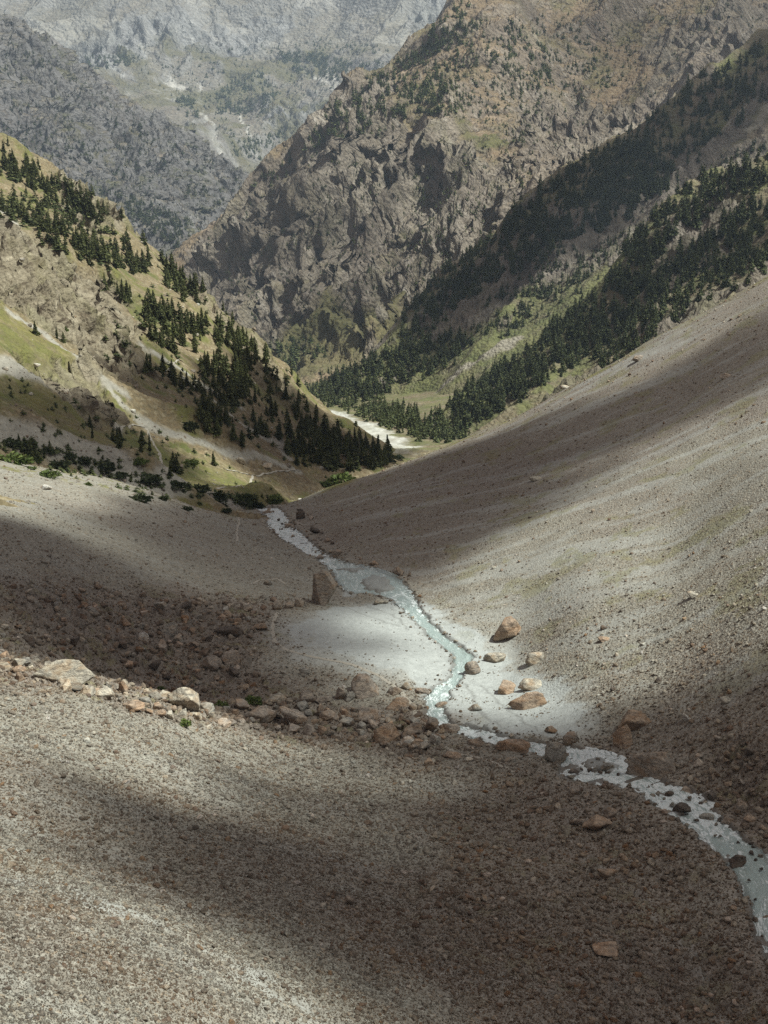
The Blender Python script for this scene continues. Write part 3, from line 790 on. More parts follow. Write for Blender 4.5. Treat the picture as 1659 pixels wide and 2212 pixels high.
def rock_mat(name, tint=False):
    t = NT(name)
    p = t.pos(1, 1, 2.4, src='Object', rot=(.5, .4, .3))
    oi = t.n('ShaderNodeObjectInfo')
    off = t.n('ShaderNodeVectorMath', operation='ADD'); t.l(p, off.inputs[0])
    sc_ = t.n('ShaderNodeVectorMath', operation='SCALE'); t.l(oi.outputs['Location'], sc_.inputs[0]); sc_.inputs['Scale'].default_value = .37
    t.l(sc_.outputs[0], off.inputs[1]); p = off.outputs[0]
    n1 = t.noise(p, .8, 6, .72, .8); n2 = t.noise(p, .25, 4, .75, .4); n3 = t.noise(p, 2.2, 3, .55, .5)
    if tint:
        c = t.ramp(oi.outputs['Random'], [(0., (.185,.165,.14)), (.2, (.27,.25,.215)), (.42, (.23,.20,.165)), (.6, (.31,.295,.255)), (.74, (.20,.16,.13)), (.85, (.40,.395,.355)), (.94, (.25,.18,.12)), (.97, (.50,.48,.45))], 'CONSTANT')
    else:
        c = oi.outputs['Color']
    if tint:
        ia = t.n('ShaderNodeAttribute', attribute_name='brown_tint', attribute_type='INSTANCER')
        c = t.mix(ia.outputs['Fac'], c, t.mix(1.0, c, (.84, .75, .69), 'MULTIPLY'))
    rust = t.mix(1.0, c, (1.10, .88, .69), 'MULTIPLY')
    c2 = t.mix(t.ramp(n3, [(.46, 0.), (.62, .85)]), c, rust)
    c2 = t.mix(t.ramp(n1, [(.49, 0.), (.62, .8)]), c2, t.mix(1.0, c, (1.65, 1.6, 1.5), 'MULTIPLY'))
    c2 = t.mix(t.ramp(n1, [(.36, .9), (.47, 0.)]), c2, t.mix(1.0, c, (.45, .42, .40), 'MULTIPLY'))
    c2 = t.mix(1.0, c2, t.ramp(n2, [(.3, .75), (.7, 1.25)]), 'MULTIPLY')
    t.put(t.b.inputs['Base Color'], c2)
    t.bump(t.math('ADD', t.math('MULTIPLY', n1, .8), t.math('MULTIPLY', n2, .45)), .45, 1.0)
    return t.m
M_BOULDER = rock_mat('boulder_rock'); M_STONE = rock_mat('scree_stone', True)

def leaf_mat(name, a, b, c):
    t = NT(name)
    g = t.n('ShaderNodeNewGeometry'); oi = t.n('ShaderNodeObjectInfo')
    col = t.ramp(g.outputs['Random Per Island'], [(0., a), (.5, b), (1., c)])
    col = t.mix(1.0, col, t.ramp(oi.outputs['Random'], [(0., .72), (1., 1.3)]), 'MULTIPLY')
    t.put(t.b.inputs['Base Color'], col)
    t.b.inputs['Roughness'].default_value = .75
    tr = t.n('ShaderNodeBsdfTranslucent'); t.put(tr.inputs[0], col)
    mx = t.n('ShaderNodeMixShader'); mx.inputs[0].default_value = .2
    t.l(t.b.outputs[0], mx.inputs[1]); t.l(tr.outputs[0], mx.inputs[2]); t.l(mx.outputs[0], t.out.inputs['Surface'])
    return t.m
M_NEEDLE = leaf_mat('conifer_needles', (.040,.050,.019), (.070,.082,.027), (.12,.127,.042))
M_FOREST = leaf_mat('forest_needles', (.048,.064,.026), (.080,.098,.036), (.13,.14,.05))
M_SHRUB = leaf_mat('shrub_leaves', (.05,.075,.02), (.09,.125,.03), (.14,.17,.05))
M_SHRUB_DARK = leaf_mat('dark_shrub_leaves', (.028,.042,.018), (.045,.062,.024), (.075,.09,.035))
def bark_mat(name, a, b):
    t = NT(name); t.put(t.b.inputs['Base Color'], t.mix(t.noise(t.pos(3, 3, .5), .3, 4), a, b)); return t.m
M_BARK = bark_mat('bark', (.07,.05,.038), (.14,.11,.085)); M_DEAD = bark_mat('weathered_wood', (.16,.13,.11), (.27,.24,.2))

# river water: milky glacial melt broken by foam where it runs fast
t = NT('glacier_water')
fa = t.n('ShaderNodeAttribute', attribute_name='flow'); fs = t.n('ShaderNodeSeparateColor'); t.l(fa.outputs['Color'], fs.inputs[0])
uvn = t.n('ShaderNodeUVMap'); mp = t.n('ShaderNodeMapping'); t.l(uvn.outputs[0], mp.inputs[0]); mp.inputs['Scale'].default_value = (1, .38, 1)
n1 = t.noise(mp.outputs[0], .42, 5, .68, 1.0); n2 = t.noise(mp.outputs[0], 1.3, 4, .6, .8); n3 = t.noise(t.pos(), .22, 3, .7)
f = t.math('ADD', t.math('MULTIPLY', n1, .75), t.math('MULTIPLY', n2, .35))
f = t.math('ADD', f, t.math('MULTIPLY', t.math('ADD', fs.outputs[0], .05), .19))
foam = t.ramp(f, [(.675, 0.), (.745, 1.)])
w = t.mix(fs.outputs[1], (.29, .36, .35), (.10, .115, .11))
w = t.mix(t.ramp(n2, [(.3, 0.), (.7, .5)]), w, (.26, .30, .275))
cfoam = t.mix(t.ramp(n3, [(.3, 0.), (.7, 1.)]), (.45, .50, .50), (.72, .77, .78))
t.put(t.b.inputs['Base Color'], t.mix(foam, w, cfoam))
t.put(t.b.inputs['Roughness'], t.mix(foam, (.22, .22, .22), (.8, .8, .8)))
t.b.inputs['Specular IOR Level'].default_value = .5
t.bump(t.math('ADD', n1, t.math('MULTIPLY', n3, .3)), .25, .8)
M_WATER = t.m
t = NT('trodden_gravel')
t.put(t.b.inputs['Base Color'], t.mix(t.noise(t.pos(), .25, 4, .7), (.40, .375, .32), (.24, .22, .185)))
t.bump(t.noise(t.pos(), .12, 3), .03, .8)
M_PATH = t.m
# ---------------------------------------------------------------- meshes from the layers
def mesh_from(name, co, faces4=None, faces3=None, mats=(), smooth=False):
    me = bpy.data.meshes.new(name)
    me.vertices.add(len(co)); me.vertices.foreach_set('co', np.asarray(co, np.float32).ravel())
    parts, starts, k = [], [], 0
    for F, n in ((faces4, 4), (faces3, 3)):
        if F is not None and len(F):
            F = np.asarray(F, np.int32).reshape(-1, n)
            parts.append(F.ravel()); starts.append(k + np.arange(0, F.size, n)); k += F.size
    idx = np.concatenate(parts); st = np.concatenate(starts).astype(np.int32)
    me.loops.add(len(idx)); me.loops.foreach_set('vertex_index', idx)
    me.polygons.add(len(st)); me.polygons.foreach_set('loop_start', st)
    if smooth: me.polygons.foreach_set('use_smooth', np.ones(len(st), bool))
    for m in mats: me.materials.append(m)
    me.update(calc_edges=True)
    return me

def add_obj(name, me, parent=None, loc=None, **props):
    o = bpy.data.objects.new(name, me); COL.objects.link(o)
    if parent is not None: o.parent = parent
    if loc is not None: o.location = loc
    for k_, v_ in props.items(): o[k_] = v_
    return o

def grid_faces(nr, nc):
    i = np.arange(nr * nc, dtype=np.int32).reshape(nr, nc)
    return np.stack([i[:-1, :-1], i[:-1, 1:], i[1:, 1:], i[1:, :-1]], -1).reshape(-1, 4)

def build_layer(L, name, mat, keep=None, smooth=False):
    nr, na = L.Z.shape
    F = grid_faces(nr, na)
    co = np.stack([L.X, L.Y, L.Z], -1).reshape(-1, 3)
    if keep is not None:
        k = keep.ravel()
        F = F[k[F].any(1)]
        used = np.zeros(len(co), bool); used[F] = True
        remap = np.cumsum(used) - 1
        F = remap[F]; co = co[used]
    else:
        used = slice(None)
    me = mesh_from(name, co, F, mats=[mat], smooth=smooth)
    M = L.masks
    for an, ks in (('mask_a', ('grass', 'rock', 'pale')), ('mask_b', ('wet', 'earth', 'fine'))):
        A = me.color_attributes.new(an, 'FLOAT_COLOR', 'POINT')
        d = np.stack([np.broadcast_to(M[k_], L.Z.shape) for k_ in ks] + [np.ones(L.Z.shape)], -1).reshape(-1, 4)[used].astype(np.float32)
        A.data.foreach_set('color', np.clip(d, 0, 1).ravel())
    return add_obj(name, me, kind='structure')

def above_others(L, others, pad):
    """leave away what lies deep under another slope"""
    z = np.full(L.Z.shape, -1e9)
    for O in others: z = np.maximum(z, O.z_at(L.X, L.Y))
    return L.Z > z - pad
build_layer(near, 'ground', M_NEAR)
build_layer(left, 'hillside', M_LEFT, above_others(left, [near], 8))
build_layer(floor_, 'valley_floor', M_FLOOR)
build_layer(spur_a, 'forest_spur_hill', M_SPUR, above_others(spur_a, [floor_], 25))
build_layer(spur_b, 'wooded_hill', M_SPUR, above_others(spur_b, [floor_], 25))
build_layer(main, 'mountain', M_MAIN, above_others(main, [floor_, spur_a], 60))
build_layer(grey, 'grey_mountain', M_GREY, above_others(grey, [floor_], 90))
build_layer(far, 'far_mountain', M_FAR)

# ---------------------------------------------------------------- the river's water
NC = 30
tt = np.linspace(-.06, 1.06, NC)
WX = RL[:, None, 0] * (1 - tt) + RR[:, None, 0] * tt
WY = RL[:, None, 1] * (1 - tt) + RR[:, None, 1] * tt
fall = np.clip(-np.gradient(RZ) / (ts[1] - ts[0]), 0, 1)
fast = sm(np.clip(sstep(.03, .22, fall) + .25, 0, 1), 10)
ss = ts[:, None] + 0 * tt
crossd = np.hypot(RR[:, 0] - RL[:, 0], RR[:, 1] - RL[:, 1])[:, None] * tt
rip = fbm(WX, WY, 1.6, 4, .6, 201, True) * .16 + gnoise(ss / 1.1, crossd / 1.6, 202) * .10
WZ = RZ[:, None] - .13 + rip * (.25 + fast[:, None])
me = mesh_from('river', np.stack([WX, WY, WZ], -1).reshape(-1, 3), grid_faces(NS, NC), mats=[M_WATER], smooth=True)
A = me.color_attributes.new('flow', 'FLOAT_COLOR', 'POINT')
edge_ = np.minimum(tt, 1 - tt)
bank = 1 - sstep(.02, .18, edge_)
calm = sstep(.05, .35, fbm(WX, WY, 9, 3, .5, 203)) * (1 - fast[:, None])
fl = np.stack([np.clip(fast[:, None] * .9 + .1 - calm * .4 + 0 * tt, 0, 1), np.clip(bank * .8 + 0 * WX, 0, 1) , 0 * WX, 0 * WX + 1], -1)
A.data.foreach_set('color', fl.astype(np.float32).ravel())
uv = me.uv_layers.new(name='UVMap')
vi = np.empty(len(me.loops), np.int32); me.loops.foreach_get('vertex_index', vi)
uvs = np.stack([crossd.ravel(), ss.ravel()], -1)[vi]
uv.data.foreach_set('uv', uvs.astype(np.float32).ravel())
add_obj('river', me, kind='structure')

# ---------------------------------------------------------------- trodden paths
def path_ribbon(pts, layer, w=.26, n=160, name='footpath'):
    P = np.array([hit(u, v, [layer])[:2] for u, v in pts])
    P = densify(P, n)
    P += np.stack([gnoise(P[:, 0] / 4, P[:, 1] / 4, 5), gnoise(P[:, 0] / 4, P[:, 1] / 4, 6)], 1) * .25
    T = np.gradient(P, axis=0); T /= np.hypot(T[:, 0], T[:, 1])[:, None]
    Nn = np.stack([-T[:, 1], T[:, 0]], 1)
    cols = np.linspace(-1, 1, 5)
    ww = w * (1 + .4 * gnoise(np.arange(n) / 6., np.zeros(n), 9))
    X = P[:, None, 0] + Nn[:, None, 0] * cols * ww[:, None]; Y = P[:, None, 1] + Nn[:, None, 1] * cols * ww[:, None]
    zc = layer.z_at(X, Y)
    k = np.maximum(zc.max(1), 0 * zc.max(1) - 1e9)
    Z = zc * .4 + zc.mean(1)[:, None] * .6 + .05 - np.abs(cols) * .03
    add_obj(name, mesh_from(name, np.stack([X, Y, Z], -1).reshape(-1, 3), grid_faces(n, 5), mats=[M_PATH], smooth=True), kind='structure')
path_ribbon([(607,1312),(594,1335),(588,1362),(594,1388),(620,1405),(680,1420),(740,1430),(775,1443),(815,1458),(849,1481),(868,1496),(884,1512),(892,1530),(905,1552)], near, .3, 260)
path_ribbon([(905,1596),(918,1600),(998,1630),(1065,1646),(1108,1668)], near, .26, 140)
path_ribbon([(505,1100),(514,1112),(516,1124),(510,1150),(512,1170)], near, .32, 80)
path_ribbon([(540,1262),(560,1252),(600,1250),(618,1262)], near, .26, 80)
for P in ([(316,925),(330,958),(345,985),(358,1010),(362,1030)], [(480,1010),(520,1020),(545,1025),(540,1040),(510,1052),(470,1056)], [(545,1025),(590,1018),(640,1015)], [(355,800),(370,790),(385,775)], [(375,825),(385,832),(428,832)], [(250,925),(285,915),(312,920)]):
    path_ribbon(P, left, .6, 90)
print('built', time.time() - T0)
# ---------------------------------------------------------------- angular boulders
import bmesh
_ico = {}
def ico(sub):
    if sub not in _ico:
        bm = bmesh.new(); bmesh.ops.create_icosphere(bm, subdivisions=sub, radius=1)
        V = np.array([v.co[:] for v in bm.verts]); F = np.array([[v.index for v in f.verts] for f in bm.faces]); bm.free()
        _ico[sub] = (V / np.linalg.norm(V, axis=1)[:, None], F)
    return _ico[sub]

def rock_verts(seed, sub, planes=11, rough=.05, sharp=1.0):
    g = np.random.default_rng(seed)
    V, F = ico(sub)
    n = g.normal(size=(planes, 3)); n /= np.linalg.norm(n, axis=1)[:, None]
    n[0] = (g.normal() * .25, g.normal() * .25, 1); n[1] = (0, 0, -1)
    n /= np.linalg.norm(n, axis=1)[:, None]
    planes += 5
    n = np.concatenate([n, g.normal(size=(5, 3))]); n /= np.linalg.norm(n, axis=1)[:, None]
    h = g.uniform(.42, .85, planes)
    d = np.maximum(V @ n.T, 1e-3)
    r = np.minimum((h / d).min(1), 1.3)
    P = V * r[:, None]
    if rough:
        s = g.uniform(0, 50)
        def n3(q, k, sd):
            return (gnoise(q[:, 0] * k + q[:, 2] * k * .7 + s, q[:, 1] * k - q[:, 2] * k * .5, sd) + gnoise(q[:, 1] * k + s, q[:, 2] * k + q[:, 0] * .3 * k, sd + 1)) * .5
        ridg = (.3 - np.abs(n3(P * np.array([1, 1, 2.6]), 1.6, 3))) * 1.3
        dsp = n3(P, 2.2, 7) * .9 + ridg * .6
        dsp = dsp * .85
        if sub >= 4: dsp = dsp + n3(P, 5.5, 11) * .45 + (.3 - np.abs(n3(P, 7, 15))) * .3
        P = P * (1 + rough * dsp[:, None])
    lo, hi = P.min(0), P.max(0)
    return (P - (lo + hi) / 2) / (hi - lo), F

def rock_mesh(name, seed, size, sub, mat, planes=11, rough=.07, shear=0.0, taper=.3):
    P, F = rock_verts(seed, sub, planes, rough)
    P = P * np.array(size)
    P[:, :2] *= (1 - taper * P[:, 2:3] / size[2])
    P[:, 0] += shear * P[:, 2]
    return mesh_from(name, P, None, F, [mat])

TONE = dict(brown=(.275,.24,.205), rust=(.30,.235,.18), grey=(.26,.25,.225), pale=(.35,.325,.275), white=(.47,.46,.43), dark=(.11,.092,.078))
boulder_spots = []
def boulder(box_, tone, label, seed, shear=0., planes=11, depth=.85, group=None, layer=near, lift=0., tilt=0.):
    u0, v0, u1, v1 = box_
    um = (u0 + u1) / 2
    x, y, z, ok = hit(um, v1 - (v1 - v0) * .08, [layer])
    dist = math.hypot(math.hypot(x, y), z)
    dep = math.asin(-z / dist)
    w = (u1 - u0) / FPX * dist
    D = w * depth
    hv = (v1 - v0) / FPX * dist
    H = max((hv - D * math.sin(dep) * .75) / math.cos(dep), .4 * hv, .3 * w)
    k = D * .42
    x2, y2 = x + x / math.hypot(x, y) * k, y + y / math.hypot(x, y) * k
    z2 = float(layer.z_at(np.array([x2]), np.array([y2]))[0])
    z2 = .6 * z + .4 * min(z2, z + .6 * H)
    Ht = H * 1.22
    sub = 5 if (v1 - v0) > 55 or (u1 - u0) > 80 else 4 if (u1 - u0) > 22 else 3
    me = rock_mesh('boulder', seed, (w, D, Ht), sub, M_BOULDER, planes, .12 if sub >= 5 else .12 if sub >= 4 else .10, shear)
    o = add_obj('boulder', me, loc=(x2, y2, z2 + Ht * .5 - (Ht - H) + lift), label=label, category='boulder')
    o.rotation_euler = (0, tilt, -math.atan2(x, y))
    j = 1 + .12 * (((seed * 7919) % 100) / 50 - 1)
    o.color = (*[c * j for c in TONE[tone]], 1)
    if group: o['group'] = group
    boulder_spots.append((x2, y2, max(w, D) / 2))
    return o

BOULDERS = [
 ((670,1231,731,1315),'brown','tall brown standing boulder between the braided stream and the grey gravel flat',11,.12,9,.8),
 ((66,1412,202,1478),'pale','long pale rust-stained slab perched on the stony crest, dark hollow beneath it',102,.3,10,.6),
 ((362,1478,432,1542),'pale','blocky pale orange-veined boulder on the crest above two green shrubs',13,-.1,9,.9),
 ((757,1459,822,1512),'brown','large brown wedge boulder alone on gravel beside the curving footpath',14,.1,8,.9),
 ((1070,1333,1125,1389),'rust','big pale-topped rusty boulder standing at the foot of the right scree',15,.1,9,.9),
 ((1002,1426,1037,1460),'brown','rounded brown boulder on the right bank where the stream bends sharply',16,0,10,.9),
 ((1043,1409,1093,1434),'pale','flat pale slab just right of the rounded boulder at the stream bend',17,0,8,.6),
 ((1137,1409,1175,1436),'pale','pale wedge boulder alone on pale gravel, right of the flat bank slab',18,.1,8,.8),
 ((1076,1470,1115,1502),'rust','squat rusty boulder left of the two leaning pale slabs on gravel',19,0,9,.9),
 ((1121,1465,1170,1494),'pale','upper one of two leaning pale slabs on the bright gravel',20,.2,8,.6),
 ((1106,1492,1182,1535),'rust','long tilted reddish slab, lower one of two leaning slabs on gravel',21,.6,8,.55),
 ((1177,1567,1204,1586),'rust','small rusty block on gravel just upstream of the dark block pair',22,0,9,.8),
 ((1213,1579,1251,1615),'brown','brown triangular boulder at the head of the white rapids, right bank',23,.1,7,.8),
 ((1176,1601,1222,1651),'grey','tall grey upright block splitting the stream above the rapids',24,-.1,8,.8),
 ((1072,1599,1146,1628),'rust','long low red-brown boulder lying along the near bank of the stream',25,.3,9,.5),
 ((1322,1568,1365,1622),'rust','tall rusty boulder leaning against a bigger flat one on the right bank',26,0,9,.8),
 ((1342,1539,1409,1581),'rust','broad rusty layered boulder behind the tall rusty one on the right bank',27,.2,9,.6),
 ((1353,1622,1456,1691),'brown','huge wedge-shaped brown slab overhanging the stream below the rapids',28,-.2,7,.7),
 ((1472,1541,1496,1561),'white','small white-faced boulder alone on the right scree',29,0,9,.8),
 ((1552,1505,1581,1523),'pale','pale flat slab lying tilted on the right scree above the white-faced boulder',30,.4,8,.6),
 ((1262,1760,1333,1800),'rust','broad flat rust-topped slab half sunk in dark scree below the rapids',31,0,8,.7),
 ((1302,1745,1333,1768),'brown','brown block behind the rust-topped sunken slab',32,0,9,.8),
 ((1293,1792,1312,1812),'pale','small pale stone leaning on the front of the rust-topped sunken slab',33,0,8,.8),
 ((1240,1767,1266,1785),'brown','low brown block left of the rust-topped sunken slab',34,0,8,.7),
 ((1231,1698,1253,1718),'brown','pyramid-like brown stone on dark gravel left of the lower rapids',35,0,7,.8),
 ((1353,1712,1376,1730),'brown','brown stone on the near bank beneath the huge overhanging slab',36,0,9,.8),
 ((1298,1648,1326,1668),'grey','grey rounded boulder on the gravel bar in the middle of the rapids',37,0,12,.8),
 ((1226,1660,1252,1675),'dark','dark wet boulder in the left channel of the rapids',38,0,10,.7),
 ((1436,1709,1456,1724),'dark','dark wet boulder rising from white water below the huge slab',39,0,10,.8),
 ((1454,1736,1492,1764),'dark','broad dark wet rock dividing the lower rapids',40,.2,9,.7),
 ((1511,1756,1542,1774),'grey','grey wet slab at the right edge of the lower rapids',41,0,8,.7),
 ((1574,1846,1610,1878),'dark','dark wet boulder in the last bend before the stream leaves the valley floor',42,0,9,.8),
 ((1470,1700,1494,1716),'brown','brown boulder on the far bank beside the lower rapids',43,0,9,.8),
 ((1560,1760,1590,1780),'brown','low brown rock on the right bank below the grey wet slab',44,0,9,.8),
 ((918,1550,950,1586),'brown','big brown block at the right end of the crest, next to the stream',45,0,9,.9),
 ((947,1561,994,1585),'brown','low brown boulder touching the stream at the tip of the crest',46,0,9,.6),
 ((958,1619,998,1640),'rust','reddish twin-humped rock below the second footpath',47,0,8,.7),
 ((915,1636,938,1656),'rust','rusty cube-like rock at the lower edge of the boulder band',48,0,8,.9),
 ((1010,1595,1047,1613),'brown','flat dark brown rock between footpath and near bank of the stream',49,0,9,.6),
 ((896,1489,929,1499),'brown','thin flat slab at the left water edge opposite the gravel point',50,0,8,.6),
 ((937,1516,968,1536),'brown','brown boulder sitting in the stream against the right gravel point',51,.1,9,.8),
 ((1013,1520,1043,1538),'grey','grey leaning stone on the right gravel bar',52,.3,8,.6),
 ((838,1481,869,1503),'brown','brown boulder right of the path, above the two clustered brown blocks',53,.1,9,.8),
 ((866,1472,888,1492),'pale','pale upright stone behind the brown boulder right of the path',54,0,8,.8),
 ((834,1506,884,1538),'rust','rusty craggy boulder left of the short path to the stream',55,.1,9,.8),
 ((724,1485,748,1514),'brown','narrow upright brown block left of the large brown wedge boulder',56,-.1,7,.8),
 ((744,1494,768,1518),'grey','grey block tucked between the upright block and the large wedge boulder',57,0,9,.8),
 ((681,1499,716,1522),'brown','brown wedge right of the square brown block on the crest',58,.1,8,.8),
 ((648,1491,682,1521),'brown','square brown block on the crest, right of the pale slab',59,0,8,.8),
 ((575,1498,622,1522),'pale','pale slab-like boulder on the crest right of the green shrub',60,.1,8,.7),
 ((644,1442,670,1461),'grey','grey faceted boulder alone on gravel left of the curving footpath',61,0,8,.8),
 ((526,1520,600,1566),'brown','massive brown boulder below the green shrub, front of the boulder band',62,.2,9,.8),
 ((600,1528,668,1570),'brown','broad brown boulder right of the massive one in the boulder band',63,-.1,9,.8),
 ((486,1551,512,1570),'brown','brown block at the left end of the lower boulder band',64,0,8,.8),
 ((772,1527,832,1556),'brown','dark-faced boulder in front of the large brown wedge boulder',65,.1,9,.8),
 ((806,1560,862,1608),'rust','tall rusty boulder at the lower middle of the boulder band',66,0,9,.8),
 ((730,1552,766,1576),'grey','light grey boulder left of the tall rusty one in the band',67,0,9,.8),
 ((690,1532,732,1558),'brown','brown flat-topped boulder in the centre of the boulder band',68,0,8,.8),
 ((868,1556,912,1592),'brown','dark boulder in the band just left of the path end',69,.1,9,.8),
 ((866,1590,900,1612),'white','white-faced block at the lower rim of the boulder band',70,0,8,.8),
 ((636,660+630,660,1313),'brown','brown block immediately left of the tall standing boulder',71,0,8,.8),
 ((615,1298,636,1316),'brown','smaller low block second to the left of the tall standing boulder',72,0,8,.8),
 ((588,1295,610,1321),'brown','squarish block right above the start of the curving footpath',73,0,8,.8),
 ((541,1342,578,1364),'rust','square rust-brown block alone at the left rim of the gravel flat',74,0,8,.8),
 ((462,1351,526,1379),'dark','long dark boulder at the right rim of the shaded boulder field',75,.2,9,.7),
 ((432,1415,481,1453),'brown','big dark brown boulder in the shaded hollow, left one of a touching pair',76,.1,9,.8),
 ((477,1406,523,1440),'brown','big brown boulder in the shaded hollow, right one of a touching pair',77,-.1,9,.8),
 ((299,1365,322,1390),'white','upright white boulder in the shaded boulder field',78,0,8,.8),
 ((243,1368,293,1392),'brown','low brown slab left of the upright white boulder',79,.1,8,.6),
 ((185,1312,216,1334),'grey','pale grey boulder in the upper shaded field, larger one of two',80,0,9,.8),
 ((72,1296,92,1314),'grey','grey boulder near the left side of the shaded field',81,0,9,.8),
 ((116,1300,136,1318),'grey','grey boulder right beside another grey one, left side of the shaded field',82,0,9,.8),
 ((260,1330,284,1356),'rust','rusty boulder midway in the shaded boulder field',83,0,8,.8),
 ((350,1345,386,1376),'grey','grey pointed boulder right of the upright white one',84,0,8,.8),
 ((808,1292,840,1307),'pale','pale flat boulder beside the stream, below the oval gravel bar',85,0,9,.7),
 ((716,1186,740,1204),'brown','brown boulder on the far bank above the braided reach',86,0,9,.8),
 ((681,1198,701,1212),'brown','brown boulder in the current left of the braided reach',87,0,9,.8),
 ((797,1210,818,1223),'rust','rusty low boulder on the far bank above the oval gravel bar',88,0,9,.8),
 ((847,1222,873,1243),'brown','brown cube-like boulder on the far bank at the outer bend',89,0,8,.8),
 ((639,1103,660,1123),'dark','dark boulder above the cascade where the stream disappears',90,0,9,.8),
 ((668,1137,692,1155),'dark','dark boulder on the right bank halfway down the cascade',91,0,9,.8),
 ((613,1128,633,1141),'brown','wet brown boulder in the middle of the cascade',92,0,9,.8),
 ((699,1163,716,1172),'brown','low brown rock on the right bank at the foot of the cascade',93,0,9,.8),
 ((566,1098,590,1112),'brown','brown boulder at the brink where the stream drops away',94,0,9,.8),
 ((570,1252,588,1266),'grey','grey stone left of the tall standing boulder, near the moss',95,0,9,.8),
 ((1296,1350,1314,1361),'dark','dark stone high on the right scree above the pale gravel',96,0,9,.8),
 ((1290,1374,1318,1388),'rust','rusty low pile-like rock beneath the dark stone on the right scree',97,0,9,.8),
 ((1414,1463,1429,1476),'dark','dark cube-like stone on the right scree right of the gravel apron',98,0,8,.8),
 ((1317,1484,1330,1495),'dark','small dark stone on the right scree beside the gravel apron',99,0,8,.8),
 ((1482,1280,1516,1292),'pale','pale flat rock lying on the far right scree',100,0,8,.7),
 ((1142,1028,1172,1040),'pale','pale flat rock high on the right scree',101,.2,8,.7),
 ((1366,768,1390,783),'brown','brown rock near the top edge of the right scree',112,0,8,.7),
 ((1210,818,1232,828),'pale','pale rock on the grassy rim of the right scree',103,0,8,.7),
 ((1555,806,1580,818),'brown','lone brown rock on the upper right scree',104,0,8,.7),
 ((1275,1992,1335,2090),'rust','flat rust-red slab sunk in the dark foreground scree',105,0,8,.9),
 ((1285,1876,1330,1904),'rust','reddish slab half buried in the dark scree below the rapids',106,.1,8,.8),
 ((742,1935,768,1958),'brown','dark brown stone on the foreground scree beside the shadow edge',107,0,9,.8),
 ((88,1046,112,1060),'white','white rock among pebbles below the shrubs on the left slope',108,0,8,.8),
 ((1540,1590,1560,1603),'brown','brown stone on the right scree right of the white-faced boulder',109,0,8,.8),
]
for k_, b in enumerate(BOULDERS):
    bx_, tone_, lab_, seed_, sh_, pl_, dp_ = b
    if bx_[3] - bx_[1] > 80 and 'sunk' in lab_: bx_ = (1278, 2036, 1334, 2072)
    boulder(bx_, tone_, lab_, seed_, sh_, pl_, dp_)
# two rocks on the left hillside
for bx_, lab_ in (((506,988,530,1004), 'pale block alone on the brown ground of the hillside below the trees'), ((560,1003,590,1014), 'pale flat rock on the hillside right of the pale block')):
    boulder(bx_, 'pale', lab_, 7 + bx_[0], 0, 8, .8, layer=left)

# the many smaller rocks of the crest, the hollow and the banks, each one its own object
ORD = 'first second third fourth fifth sixth seventh eighth ninth tenth eleventh twelfth thirteenth fourteenth fifteenth sixteenth seventeenth eighteenth nineteenth twentieth'.split()
def ordinal(n):
    if n < 20: return ORD[n]
    tens = ('twenty', 'thirty', 'forty', 'fifty', 'sixty', 'seventy', 'eighty', 'ninety')[(n + 1) // 10 - 2]
    if (n + 1) % 10 == 0: return tens[:-1] + 'ieth'
    return tens + '-' + ORD[(n + 1) % 10 - 1]
BANDS = [
 ([(-20,1415),(70,1425),(200,1470),(330,1500),(440,1525),(470,1560),(360,1550),(230,1515),(100,1480),(-20,1460)], 56, (16,38), ('pale','pale','grey','rust'), 'on the sunlit stony crest'),
 ([(440,1525),(560,1530),(700,1530),(850,1540),(950,1575),(960,1620),(880,1625),(760,1595),(620,1580),(480,1570)], 70, (15,34), ('brown','grey','rust','brown'), 'of the boulder band by the path'),
 ([(60,1290),(300,1290),(420,1300),(600,1290),(590,1340),(520,1400),(560,1470),(420,1490),(250,1440),(120,1410),(0,1380),(0,1320)], 62, (13,32), ('brown','dark','grey','rust'), 'of the shaded boulder field'),
 ([(1500,1640),(1560,1600),(1659,1620),(1659,1850),(1620,1820),(1560,1760),(1500,1720)], 26, (12,24), ('dark','brown','brown','rust'), 'on the bank right of the lower rapids'),
 ([(1240,1690),(1350,1720),(1450,1790),(1560,1900),(1600,2000),(1450,2000),(1300,1850),(1180,1760)], 20, (10,20), ('brown','dark','grey','rust'), 'on the scree left of the lower rapids'),
 ([(1215,1625),(1290,1615),(1350,1660),(1340,1690),(1230,1690)], 14, (7,15), ('dark','grey','dark','brown'), 'in the white water of the rapids'),
 ([(1400,1705),(1490,1705),(1560,1760),(1600,1800),(1560,1830),(1480,1780),(1400,1725)], 14, (7,15), ('dark','grey','dark','brown'), 'in the channel of the lower rapids'),
 ([(1580,1830),(1640,1820),(1659,1900),(1659,1990),(1620,1960),(1600,1880)], 10, (7,16), ('dark','grey','dark','brown'), 'in the water at the right-hand bend'),
 ([(575,1100),(620,1120),(680,1180),(660,1180),(600,1150)], 12, (5,10), ('dark','brown','dark','brown'), 'in the water of the upper cascade'),
 ([(600,1100),(660,1100),(760,1190),(860,1225),(900,1280),(880,1300),(850,1240),(740,1210),(640,1150),(690,1200),(600,1160),(570,1120)], 16, (7,13), ('brown','dark','grey','brown'), 'along the banks of the upper stream'),
]
SIZEW = ('small', 'mid-sized', 'large')
COLW = dict(pale='pale', grey='grey', rust='rusty', brown='brown', dark='dark')
protos = []
for k_ in range(14):
    protos.append(mesh_from('rock', rock_verts(300 + k_, 4, 10, .07)[0], None, ico(4)[1], [M_BOULDER]))
